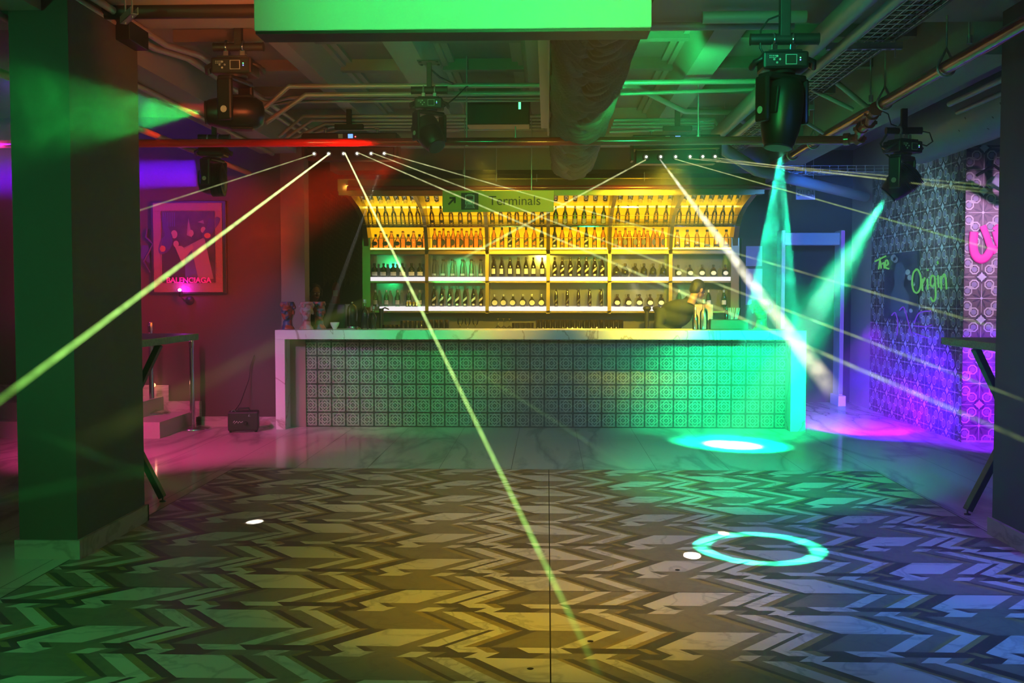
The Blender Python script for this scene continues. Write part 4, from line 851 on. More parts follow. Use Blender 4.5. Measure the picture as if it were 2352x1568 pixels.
# cable tray
tr = empty('cable_tray', (2.02, 6, HC+1.56), 'wire basket cable tray running away beside the grey pipes', 'cable tray')
b = MB(); w2 = .11
for x in (-w2, -w2/2, 0, w2/2, w2): b.tube([(x, -8, 0), (x, 5.6, 0)], .004, 4, cap=False)
for x in (-w2, w2): b.tube([(x, -8, .07), (x, 5.6, .07)], .004, 4, cap=False)
for i in range(-26, 55): y = i*.1; b.tube([(-w2, y, .07), (-w2, y, 0), (w2, y, 0), (w2, y, .07)], .0035, 4, cap=False)
b.build('wire_basket', 'galvanised', tr)
b = MB()
for i in range(7): b.tube([(-w2+.03+.035*i, -8, .014), (-w2+.03+.035*i+.01, 0, .012), (-w2+.035+.03*i, 5.6, .014)], .009, 5, cap=False)
b.build('cable', 'rig_black', tr, 'bundle of black cables lying in the tray')
for i, Y in enumerate((6.62, 8.75, 10.6)):
    c = Vector((1.96, Y, HC+1.53)); b = MB()
    b.box((c.x-.23, Y-.02, c.z-.02), (c.x+.23, Y+.02, c.z-.016)).box((c.x-.23, Y-.02, c.z-.02), (c.x+.23, Y-.017, c.z+.02)).box((c.x-.23, Y+.017, c.z-.02), (c.x+.23, Y+.02, c.z+.02))
    for sx in (-.19, .19): b.tube([(c.x+sx, Y, c.z-.07), (c.x+sx, Y, ZS)], .005, 6)
    for q in range(6): b.lathe([(.009, 0), (.009, .001)], 8, 1, None, (c.x-.15+.06*q, Y, c.z-.0215), 2)
    tag(b.build('strut_channel', ['galvanised', 'hole']), ['slotted steel strut under the cable tray right of the large light', 'slotted steel strut under the cable tray, second from the camera', 'farthest slotted steel strut under the cable tray'][i], 'strut', 'struts under the cable tray')
tray2 = empty('cable_tray', (3.0, 12.2, 2.84), 'far wire basket cable tray near the exit sign', 'cable tray')
b = MB()
for y in (-.15, 0, .15): b.tube([(-1.2, y, .35), (-.9, y, .2), (-.6, y, 0), (1.0, y, 0)], .004, 4, cap=False)
for y in (-.15, .15): b.tube([(-.6, y, .07), (1.0, y, .07)], .004, 4, cap=False)
for i in range(-6, 10): b.tube([(i*.1, -.15, .07), (i*.1, -.15, 0), (i*.1, .15, 0), (i*.1, .15, .07)], .0035, 4, cap=False)
b.build('wire_basket', 'galvanised', tray2)
c = pix(296, 36, 5.9); b = MB(Matrix.Translation(c) @ Matrix.Rotation(R(35), 4, 'Z')); b.box((-.02, -.13, -.02), (.02, .13, -.016)).box((-.02, -.13, -.02), (-.017, .13, .02)).box((.017, -.13, -.02), (.02, .13, .02)); b.tube([(0, -.08, -.03), (0, -.08, .3)], .005, 6).tube([(0, .08, -.03), (0, .08, .3)], .005, 6)
tag(b.build('strut_channel', 'galvanised'), 'short slotted strut hanging above the left column', 'strut')
# speaker in the ceiling
sp_ = empty('ceiling_speaker', pix(1145, 262, 9.3).to_tuple(), 'black box speaker hung on the ceiling left of the fabric duct', 'speaker')
MB().box((-.275, -.12, -.11), (.275, .15, .10), bev=.01).build('cabinet', 'black_plastic', sp_); MB().box((-.265, -.125, -.10), (.265, -.12, .09)).build('grille', 'black_metal', sp_)
MB().box((.18, -.13, .02), (.20, -.125, .08)).build('badge', 'led_green', sp_); MB().box((-.27, 0, .24), (.27, .03, .265)).tube([(-.2, .015, .25), (-.2, .015, .10)], .01, 6).tube([(.2, .015, .25), (.2, .015, .10)], .01, 6).build('bracket', 'conduit', sp_)
# fabric covered duct
du = empty('fabric_duct', (.262, 6, HC+1.45), 'big round duct wrapped in draped crinkled cloth, running towards the bar', 'duct')
N, Mseg = 640, 96; vs = []; fs = []
Y0, Y1 = 4.66-6, 11.45-6
def fold(y, a):           # swags: each crease hangs like a catenary, up at the sides and further down the tube underneath
    sag = max(0, -math.sin(a))
    u = y-.50*sag**1.5+.12*math.sin(y*2.3+1); r = 0
    for fq, am, sd in ((3.4, .036, 0), (7.5, .032, 5), (15, .018, 9)):
        n_ = noise.noise(Vector((u*fq, a*.9+sd, sd))); r -= am*max(0, 1-abs(n_)*4.2)**1.5
    return r+.02*sag*abs(math.sin(u*2.6))
for i in range(N+1):
    y = Y0+(Y1-Y0)*i/N; end = max(0, (y-(Y1-.22))/.22); k = math.sqrt(max(0, 1-end*end*.9))
    for j in range(Mseg):
        a = 2*PI*j/Mseg; r = (.245+fold(y, a))*k; vs.append((r*math.cos(a), y, r*math.sin(a)*1.0))
for i in range(N):
    for j in range(Mseg): fs.append((i*Mseg+j, i*Mseg+(j+1) % Mseg, (i+1)*Mseg+(j+1) % Mseg, (i+1)*Mseg+j))
fs.append(tuple(N*Mseg+j for j in range(Mseg)))
MB().add(vs, fs, 0, True).build('cloth_cover', 'cloth', du)
MB().box((-.262, Y0, -.015), (-.250, 9.6-6, .06)).build('edge_strip', 'conduit', du, 'pale edge strip along the left side')
MB().box((-.262-.06, Y0, .1), (-.262, 9.9-6, .16), 0).build('mounting_rail', 'conduit', du)
# round duct at the right with perforations
rd = empty('spiral_duct', (3.46, 8, HC+1.44), 'round blue-lit metal duct with small perforations behind the right column', 'duct')
MB().tube([(0, -6, 0), (0, 1.9, 0)], .235, 32).build('pipe', 'duct_blue', rd)
b = MB()
for i in range(11):
    y = -1.6+i*.21; a = R(200+18*(i % 3)); M = Matrix.Translation((.236*math.cos(a), y, .236*math.sin(a))) @ Vector((math.cos(a), 0, math.sin(a))).to_track_quat('Z', 'Y').to_matrix().to_4x4(); b.lathe([(.011, 0), (.0001, .001)], 10, 0, M)
b.build('perforation', 'hole', rd)
# big overhead panel
PYY = 4.45; xa, xb_ = pix(583, 30, PYY).x, pix(1497, 30, PYY).x; zb_ = pix(1040, 67, PYY).z
pn = empty('overhead_panel', (0, PYY, zb_), 'large blank white panel hanging overhead, lit green', 'hanging panel')
MB().box((xa, 0, 0), (xb_, .16, .72), bev=.004).build('panel', 'white_board', pn); MB().box((xa+.005, .005, -.012), (xb_-.005, .155, 0)).build('bottom_trim', 'rig_black', pn)
MB().tube([(xa+.2, .08, .72), (xa+.2, .08, ZS-zb_)], .012, 8).tube([(xb_-.2, .08, .72), (xb_-.2, .08, ZS-zb_)], .012, 8).build('hanger', 'rig_black', pn)
# ------------------------------------------------------------------ SIGNS
SY = 9.7; a, b_ = pix(1016, 438, SY), pix(1272, 486, SY)
sg = empty('hanging_sign', (a.x, SY, b_.z), 'hanging yellow Terminals direction sign in front of the back bar', 'sign'); SW, SH = b_.x-a.x, a.z-b_.z
MB().box((0, 0, 0), (SW, .04, SH), bev=.003).build('board', 'sign_yellow', sg)
text('lettering', 'Terminals', SH*.62, 'sign_black', sg, Matrix.Translation((SW*.415, -.003, SH*.32)) @ FACE)
b = MB(); b.tube([(SW*.055, -.004, SH*.35), (SW*.11, -.004, SH*.64)], .008, 4); b.tube([(SW*.065, -.004, SH*.66), (SW*.112, -.004, SH*.66), (SW*.112, -.004, SH*.42)], .008, 4); b.build('arrow', 'sign_black', sg)
MB().box((SW*.17, -.004, SH*.1), (SW*.325, 0, SH*.9), bev=.002).build('pictogram_field', 'sign_black', sg)
b = MB(); cx = SW*.247; w_ = SW*.042
def rect(x0, z0, x1, z1, mi=0, y=-.007): b.box((x0, y, z0), (x1, y+.003, z1), mi)
rect(cx-w_, SH*.34, cx+w_, SH*.80); rect(cx-w_*.55, SH*.80, cx+w_*.55, SH*.84); rect(cx-w_*.75, SH*.58, cx+w_*.75, SH*.74, 1, -.009); rect(cx-w_*.45, SH*.77, cx+w_*.45, SH*.79, 1, -.009)
for s_ in (-1, 1): b.lathe([(.006, 0), (.0001, .001)], 10, 1, Matrix.Translation((cx+s_*w_*.6, -.009, SH*.42)) @ Matrix.Rotation(PI/2, 4, 'X')); b.tube([(cx+s_*w_*.6, -.006, SH*.32), (cx+s_*w_*1.0, -.006, SH*.17)], .003, 4)
for z in (.29, .23, .18): rect(cx-w_*(1.3-z*1.2), SH*z, cx+w_*(1.3-z*1.2), SH*(z+.02))
b.build('train_pictogram', ['sign_white', 'sign_black'], sg)
b = MB()
for x in (.2, .8): b.tube([(SW*x, .02, SH), (SW*x, .02, ZS-b_.z)], .004, 6)
b.build('hanger_wire', 'steel', sg)
EY = 12.6; a, b_ = pix(1829, 426, EY), pix(1872, 458, EY)
ex = empty('exit_sign', (a.x, EY, b_.z), 'pale violet SALIDA exit sign hanging above the white gate', 'sign'); EW, EH = b_.x-a.x, a.z-b_.z
MB().box((0, 0, 0), (EW, .02, EH)).build('board', 'exit_pale', ex); MB().box((0, -.002, EH*.78), (EW, 0, EH)).build('header_band', 'sign_white', ex)
text('lettering', 'SALIDA', EH*.60, 'exit_ink', ex, Matrix.Translation((EW*.5, -.003, EH*.24)) @ FACE @ Matrix.Diagonal((.62, 1.05, 1, 1)), align='CENTER')
MB().tube([(.02, .01, EH), (.02, .01, ZS-b_.z)], .004, 6).tube([(EW-.02, .01, EH), (EW-.02, .01, ZS-b_.z)], .004, 6).build('hanger_wire', 'steel', ex)
pipe('gold_conduit', [pix(1815, 425, 12.0), pix(1848, 408, 12.0)], .02, 'bronze', 'short gold-coloured tube above the exit sign', 'tube')
# framed notices on the back wall
for i, (y0, y1) in enumerate(((565, 611), (617, 700))):
    a, b_ = pix(1713, y0, 14.15), pix(1750, y1, 14.15); tag(MB().box((a.x, 14.14, b_.z), (b_.x, 14.17, a.z), bev=.003).build('notice_board', 'paper'), ['upper pale notice on the back wall left of the gate', 'lower pale notice on the back wall left of the gate'][i], 'notice', 'notices on the back wall')
# gate
GY = 13.8; gx0, gx1 = pix(1788, 700, GY).x, pix(1931, 700, GY).x; gz = pix(1860, 530, GY).z
gt = empty('walk_through_gate', (gx0, GY, 0), 'pale walk-through gate with violet glowing posts right of the bar', 'gate'); GW = gx1-gx0
MB().box((0, -.15, 0), (.05, .15, gz), bev=.01).build('post', 'gate_white', gt); MB().box((GW-.05, -.15, 0), (GW, .15, gz), bev=.01).build('post', 'gate_white', gt)
MB().box((.05, -.10, gz-.19), (GW-.05, .10, gz-.03), bev=.01).build('header', 'gate_white', gt); MB().box((GW-.048, -.165, .16), (GW-.004, -.15, gz-.01)).build('light_strip', 'gate_tube', gt, 'violet glowing strip')
MB().box((GW-.07, -.2, 0), (GW+.03, .2, .14), bev=.01).build('foot', 'gate_white', gt)
struct(MB().box((2.6, 14.15, 0), (3.9, 14.2, 2.2)).build('door_1', 'wall_brown'))
# chain curtain, extinguisher
cc = MB()
for i in range(40):
    x = pix(742, 500, 13.4).x+i*.0135; z = 2.75-(i % 7)*.01; pts = []
    while z > 1.55+.02*(i % 5): pts.append((x+.006*(len(pts) % 2), 13.4+.006*(len(pts) % 3), z)); z -= .03
    cc.tube(pts, .0035, 3, cap=False, smooth=False)
tag(cc.build('chain_curtain', 'chain'), 'curtain of fine hanging chains left of the bar shelving', 'chain curtain', kind='stuff')
fx = empty('fire_extinguisher', (pix(771, 690, 14.1).x, 14.135, pix(771, 697, 14.1).z), 'red fire extinguisher on the wall left of the shelving', 'fire extinguisher')
MB().lathe([(.05, 0), (.055, .02), (.055, .22), (.04, .27), (.02, .29)], 16).build('tank', 'extinguisher_red', fx); MB().box((-.03, -.057, .1), (.03, -.05, .18)).build('tank_label', 'label_white', fx)
MB().lathe([(.018, .29), (.018, .32)], 10).box((-.01, -.06, .32), (.01, .03, .335)).build('valve', 'cap_dark', fx); MB().tube([(.02, 0, .31), (.07, 0, .28), (.065, 0, .1)], .009, 8).build('hose', 'cap_dark', fx)
# ------------------------------------------------------------------ LEFT SIDE
def stanchion(px, py, Z, label):
    p = at(px, py, Z=Z); e0 = empty('stanchion', (p.x, min(p.y, 11.1), Z), label, 'stanchion', 'chrome queue posts')
    MB().lathe([(.19, 0), (.195, .012), (.18, .022), (.06, .04), (.035, .05)], 36).build('base', 'chrome', e0)
    MB().lathe([(.027, .04), (.027, .93)], 20).lathe([(.034, .90), (.034, .98), (.03, .99)], 20).build('post', 'chrome', e0)
    MB().box((-.012, -.045, .88), (.012, -.026, .95), bev=.002).build('belt_clip', 'black_plastic', e0)
stanchion(446, 984, 0, 'chrome queue post with round base beside the fog machine')
stanchion(381, 940, .166, 'chrome queue post standing on the lower marble step')
fm = empty('fog_machine', (pix(560, 990, 10.95).x, 10.95, 0), 'small black fog machine with carry handle on the floor by the bar', 'fog machine', rz=R(12))
MB().box((-.155, -.11, .018), (.155, .11, .215), bev=.012).build('housing', 'fog_black', fm)
MB().tube([(-.06, 0, .215), (-.055, 0, .245), (.055, 0, .245), (.06, 0, .215)], .009, 8).build('handle', 'fog_black', fm)
MB(Matrix.Translation((.03, -.11, .10)) @ Matrix.Rotation(PI/2, 4, 'X')).lathe([(.02, 0), (.016, .03), (.008, .03)], 14).build('nozzle', 'black_metal', fm)
MB().tube([(-.125, -.05, .215), (-.10, -.05, .235), (-.075, -.05, .215)], .004, 6).build('tank_loop', 'steel', fm)
b = MB(); b.tube([(-.10, -.113, .105), (-.085, -.113, .125), (-.075, -.113, .105), (-.09, -.113, .095), (-.06, -.113, .12), (-.05, -.113, .10), (-.035, -.113, .12), (-.02, -.113, .105), (-.0, -.113, .118)], .0025, 5); b.build('lettering', 'sign_white', fm)
b = MB(); b.tube([(.055, -.113, .17), (.075, -.113, .17), (.065, -.113, .19), (.055, -.113, .17)], .002, 4); b.build('emblem', 'print_grey', fm)
for sx in (-.13, .13):
    for sy in (-.08, .08): MB().lathe([(.014, 0), (.014, .02)], 10, c=(sx, sy, 0)).build('foot', 'black_plastic', fm)
pipe('power_cord', [pix(538, 945, 11.0), pix(552, 925, 11.1), pix(572, 870, 11.30), pix(575, 840, 11.31), pix(584, 815, 11.31)], .005, 'cap_dark', 'thin black cord climbing the wall from the fog machine', 'cord', seg=6)
# high tables with crossed legs
def high_table(xa, xb_, y0, y1, frames, label, sgn):
    cx, cy_ = (xa+xb_)/2, (y0+y1)/2; e0 = empty('high_table', (cx, cy_, 0), label, 'table', 'high tables behind the columns')
    MB().box((xa-cx, y0-cy_, 1.105), (xb_-cx, y1-cy_, 1.155), bev=.004).build('table_top', 'granite', e0)
    for fy in frames:
        for (p, q) in (((xa+.02, 0.03), (xb_-.04, 1.10)), ((xb_-.02, 0.03), (xa+.04, 1.10))):
            A, B = Vector((p[0]-cx, fy-cy_, p[1])), Vector((q[0]-cx, fy-cy_+(.03 if p[0] < cx else -.03), q[1])); d = (B-A).normalized()
            Mx = Matrix.Translation(A) @ d.to_track_quat('Z', 'Y').to_matrix().to_4x4()
            lg = MB(Mx).box((-.035, -.02, 0), (.035, .02, (B-A).length), bev=.004).build('leg', 'rig_black', e0)
            MB().lathe([(.022, -.0), (.022, .008), (.006, .012), (.006, .04)], 12, c=(A.x, A.y, 0)).build('levelling_foot', 'cap_dark', lg)
high_table(-3.26, -2.68, 6.66, 7.95, (7.2, 6.8), 'granite-topped high table with black crossed legs behind the left column', -1)
high_table(2.76, 3.36, 6.46, 7.42, (6.95,), 'granite-topped high table with black crossed legs behind the right column', 1)
def smooth(pts, k=5):
    if len(pts) < 3: return pts
    P_ = [pts[0]]+list(pts)+[pts[-1]]; out = []
    for i in range(1, len(P_)-2):
        for q in range(k):
            t = q/k; out.append(tuple(.5*((2*P_[i][c])+(P_[i+1][c]-P_[i-1][c])*t+(2*P_[i-1][c]-5*P_[i][c]+4*P_[i+1][c]-P_[i+2][c])*t*t+(3*P_[i][c]-P_[i-1][c]-3*P_[i+1][c]+P_[i+2][c])*t**3) for c in range(2)))
    return out+[tuple(pts[-1])]
# framed picture
a, b_ = pix(345, 461, YW-.05), pix(521, 675, YW-.05); FW, FH = b_.x-a.x, a.z-b_.z
fr = empty('framed_picture', (a.x, YW-.05, b_.z), 'framed painting with ornate border and pink lettering on the left wall', 'picture')
def U(px): return (pix(px, 570, YW-.05).x-a.x)
def V(py): return (pix(430, py, YW-.05).z-b_.z)
MB().box((0, 0, 0), (FW, .05, FH), bev=.006).build('outer_frame', 'frame_dark', fr)
b = MB(); x0, x1, z0, z1 = U(353), U(511), V(671), V(466); xi0, xi1, zi0, zi1 = U(372), U(495), V(649), V(485)
for (p, q, r_, s_) in ((x0, z0, x1, zi0), (x0, zi1, x1, z1), (x0, zi0, xi0, zi1), (xi1, zi0, x1, zi1)): b.box((p, -.012, q), (r_, 0, s_), bev=.004)
for i in range(40): b.ball((xi0+(xi1-xi0)*i/39, -.014, zi0-.004), .006, u=6, w=4).ball((xi0+(xi1-xi0)*i/39, -.014, zi1+.004), .006, u=6, w=4)
for i in range(52): b.ball((xi0-.004, -.014, zi0+(zi1-zi0)*i/51), .006, u=6, w=4).ball((xi1+.004, -.014, zi0+(zi1-zi0)*i/51), .006, u=6, w=4)
b.build('ornate_border', 'frame_gold', fr)
MB().box((xi0, -.003, zi0), (xi1, 0, zi1)).build('canvas', 'picture_ground', fr)
b = MB()
def blob(px, py, rx, rz_, mi, lift=.005): b.lathe([(1, 0), (.0001, .001)], 18, mi, Matrix.Translation((U(px), -lift, V(py))) @ Matrix.Diagonal((rx, 1, rz_, 1)) @ Matrix.Rotation(PI/2, 4, 'X'))
def pg(pts, mi, lift=.005):
    if len(pts) > 4: pts = smooth(list(pts)+[pts[0]], 4)[:-1]
    b.add([(U(x), -lift, V(y)) for x, y in pts], [tuple(range(len(pts)))], mi)
pg([(376, 640), (380, 560), (398, 540), (415, 560), (420, 610), (440, 640)], 1); pg([(420, 570), (470, 545), (490, 640), (440, 645)], 2); pg([(425, 600), (440, 570), (455, 640), (425, 640)], 3, .006)
blob(401, 538, .035, .045, 0, .007); blob(405, 560, .030, .035, 0, .007); pg([(402, 565), (422, 568), (425, 600), (418, 602), (410, 585)], 0, .007); blob(440, 535, .028, .035, 0, .007); blob(468, 528, .028, .034, 0, .007)
pg([(420, 575), (442, 560), (445, 570), (425, 590)], 0, .008); pg([(430, 540), (434, 500), (442, 545)], 2, .006); pg([(455, 510), (468, 505), (470, 514)], 2, .006)
for x in range(376, 404, 5): pg([(x, 488), (x+2, 488), (x+2, 520), (x, 520)], 3, .0045)
b.build('painted_scene', ['skin_pale', 'robe_dark', 'robe_white', 'robe_blue'], fr)
b = MB()
if True:
    pg([(374, 500), (384, 497), (388, 520), (398, 545), (392, 572), (374, 584), (365, 576), (370, 552), (380, 540), (376, 520)], 0, .016); blob(375, 571, .032, .034, 1, .018); b.build('painted_boot', ['graffiti_ink', 'boot_orange'], fr); b = MB()
    pg([(482, 500), (492, 505), (500, 498), (508, 506), (490, 535), (486, 548), (470, 548), (466, 538), (476, 522)], 0, .016); blob(478, 541, .036, .028, 1, .018)
b.build('painted_boot', ['graffiti_ink', 'boot_orange'], fr)
text('lettering', 'BALENCIAGA', .082, 'letter_pink', fr, Matrix.Translation(((xi0+xi1)/2, -.016, V(649))) @ FACE @ Matrix.Diagonal((1.0, 1, 1, 1)), .003, 'CENTER', .002)
wl = empty('wall_lamp', (pix(437, 690, YW).x, YW-.01, pix(437, 690, YW).z), 'small wall lamp with bright violet bulb under the framed picture', 'lamp')
MB(Matrix.Rotation(PI/2, 4, 'X')).lathe([(.05, 0), (.045, .02), (.01, .03)], 18).build('wall_plate', 'black_metal', wl); MB().tube([(0, -.03, 0), (-.03, -.09, .0), (-.06, -.10, .04)], .010, 8).build('arm', 'black_metal', wl); MB().lathe([(.012, .04), (.022, .05), (.02, .10)], 12, c=(-.065, -.10, 0)).build('socket', 'black_metal', wl)
MB().ball((-.075, -.105, .115), .018).build('bulb', 'bulb_violet', wl)
lp = pix(420, 664, YW-.12); point('picture_lamp', lp, (.85, .0, 1), 1.6, .02)
tag(MB().tube([pix(338, 525, YW-.04), pix(335, 545, YW-.04), pix(352, 560, YW-.04), pix(330, 600, YW-.04), pix(345, 625, YW-.04)], .012, 6).add([pix(327, 563, YW-.04), pix(341, 563, YW-.04), pix(345, 605, YW-.04), pix(322, 592, YW-.04)], [(0, 1, 2, 3)]).build('wall_ornament', 'graffiti_ink'), 'dark painted metal ornament on the wall left of the frame', 'ornament')
tag(MB().ball(at(353, 884, Y=11.28), .022).build('step_light', 'step_bulb'), 'small round glowing light above the marble steps', 'light'); point('step_lamp', at(353, 884, Y=11.2), (1, .4, .25), .4, .02)
# ------------------------------------------------------------------ RIGHT WALL ART
def wl_(px, py, X=XW-.02): return at(px, py, X=X)
c0, c1, c2, c3 = wl_(2034, 584), wl_(2110, 575), wl_(2110, 737), wl_(2034, 731)
po = empty('wall_poster', ((XW-.03), (c0.y+c1.y)/2, c3.z), 'dark poster of a figure on the patterned right wall', 'poster'); by = po.location.y; bz = po.location.z
MB().box((0, c1.y-by, 0), (.02, c0.y-by, c0.z-bz)).build('sheet', 'poster_dark', po)
b = MB(); w_ = c0.y-c1.y; h_ = c0.z-bz
def q3(pts, mi, lift): b.add([(-lift, w_/2-u*w_, v*h_) for u, v in pts], [tuple(reversed(range(len(pts))))], mi)
q3([(.25, .05), (.75, .05), (.8, .35), (.62, .5), (.68, .72), (.55, .86), (.38, .84), (.30, .68), (.36, .52), (.22, .38)], 0, .003)
for (u, v, r_) in ((.30, .93, .09), (.36, .9, .08), (.74, .70, .07), (.8, .62, .07), (.9, .52, .06), (.7, .12, .05), (.85, .14, .05)): q3([(u+r_*math.cos(t*PI/6), v+r_*.6*math.sin(t*PI/6)) for t in range(12)], 1, .005)
b.build('printed_figure', ['poster_fig', 'poster_pale'], po)
def strokes(name, m, lines, r, label, X=XW-.05, cat='neon sign', loc=None):
    e0 = empty(name, at(*lines[0][0], X=X).to_tuple(), label, cat); o3 = Vector(e0.location)
    for ln_ in lines: MB().tube([at(px, py, X=X)-o3 for px, py in smooth(ln_)], r, 8).build('neon_tube', m, e0)
    return e0
strokes('neon_lettering', 'neon_green', [
    [(2010, 600), (2034, 588)], [(2022, 592), (2018, 618)], [(2022, 600), (2024, 616)], [(2026, 606), (2030, 604), (2031, 616)], [(2034, 610), (2040, 606), (2038, 598), (2034, 600), (2034, 614), (2041, 617)],
    [(2107, 618), (2098, 626), (2095, 650), (2099, 668), (2107, 672), (2114, 660), (2115, 638), (2110, 622), (2104, 618)],
    [(2118, 640), (2119, 668)], [(2119, 650), (2124, 638)], [(2130, 640), (2131, 665)], [(2131, 618), (2131, 622)],
    [(2145, 634), (2139, 634), (2137, 652), (2142, 658), (2147, 650)], [(2147, 634), (2149, 680), (2143, 692), (2138, 684)], [(2154, 632), (2156, 660)], [(2153, 600), (2154, 606)],
    [(2161, 634), (2162, 664)], [(2162, 642), (2168, 630), (2172, 638), (2174, 664)]], .010, 'green neon script reading The Origin over the dark poster')
strokes('neon_script', 'neon_violet', [[(2048, 724), (2056, 718), (2062, 740), (2060, 770)], [(2066, 712), (2076, 706), (2086, 740), (2094, 772)], [(2100, 740), (2112, 718), (2138, 714)], [(2100, 748), (2124, 750), (2140, 746)], [(2098, 764), (2130, 776)]], .007, 'faint violet neon strokes below the dark poster')
def fp(px, py, dy=.02): return at(px, py, Y=YWR-dy)
b = MB(); b.tube([fp(*q) for q in smooth([(2238, 532), (2236, 562), (2240, 584), (2252, 595), (2266, 590), (2276, 574), (2282, 562)])], .045, 10); b.tube([fp(*q) for q in smooth([(2258, 518), (2268, 545), (2276, 566), (2290, 578)])], .035, 10); b.tube([fp(2286, 530), fp(2292, 524), fp(2305, 522)], .04, 10); b.tube([fp(2287, 530), fp(2296, 560), fp(2310, 570)], .04, 10)
for v in range(len(b.v)): x, y, z = b.v[v]; b.v[v] = (x, YWR-.012+(y-(YWR-.02))*.12, z)
tag(b.build('painted_letters', 'paint_pink'), 'thick pink painted letters on the patterned wall facing the camera', 'graffiti')
# mic / light stand near the right column
ms = empty('wall_spotlight', (fp(2284, 380).x, YWR-.25, fp(2284, 440).z), 'dark bracketed spotlight on the wall beside the right column', 'spotlight')
MB().box((-.03, -.03, -.0), (.03, .03, .62)).build('mount_post', 'rig_black', ms); MB().tube([(.0, 0, .15), (-.12, -.05, .22), (-.30, -.1, .12)], .014, 8).build('arm', 'rig_black', ms); MB(Matrix.Translation((-.03, -.1, .0)) @ Matrix.Rotation(R(30), 4, 'Y')).box((-.16, -.06, -.04), (.16, .06, .04), bev=.01).build('lamp_body', 'duct_blue', ms)
# slack cables at the lights
def cord(name, pts, label, r=.005): pipe(name, [pix(*p) for p in pts], r, 'cap_dark', label, 'cable', seg=6)
cord('light_cable', [(1790, 35, 5.2), (1765, 45, 5.2), (1747, 70, 5.2), (1746, 110, 5.18), (1760, 135, 5.2)], 'slack cable looping left of the large right light')
cord('light_cable', [(2110, 300, 8.5), (2135, 305, 8.5), (2142, 325, 8.5), (2128, 335, 8.5), (2112, 330, 8.5)], 'black cable loops beside the small right light')
cord('light_cable', [(1020, 245, 7.6), (1045, 225, 7.6), (1070, 200, 7.9), (1075, 198, 8.0)], 'thin cable from the small central light to the hanger rod')
cord('light_cable', [(990, 160, 7.6), (1010, 178, 7.7), (1040, 192, 7.9)], 'cable bundle running from the central bracket to the conduits', .008)
cord('light_cable', [(1995, 240, 8.0), (2040, 262, 8.2), (2046, 285, 8.4), (2060, 290, 8.5)], 'cable hanging between the elbow couplings and right bracket')
cord('light_cable', [(2046, 296, 8.5), (2022, 330, 8.6), (2030, 350, 8.6), (2052, 368, 8.5)], 'pale cable behind the small right light', .008)
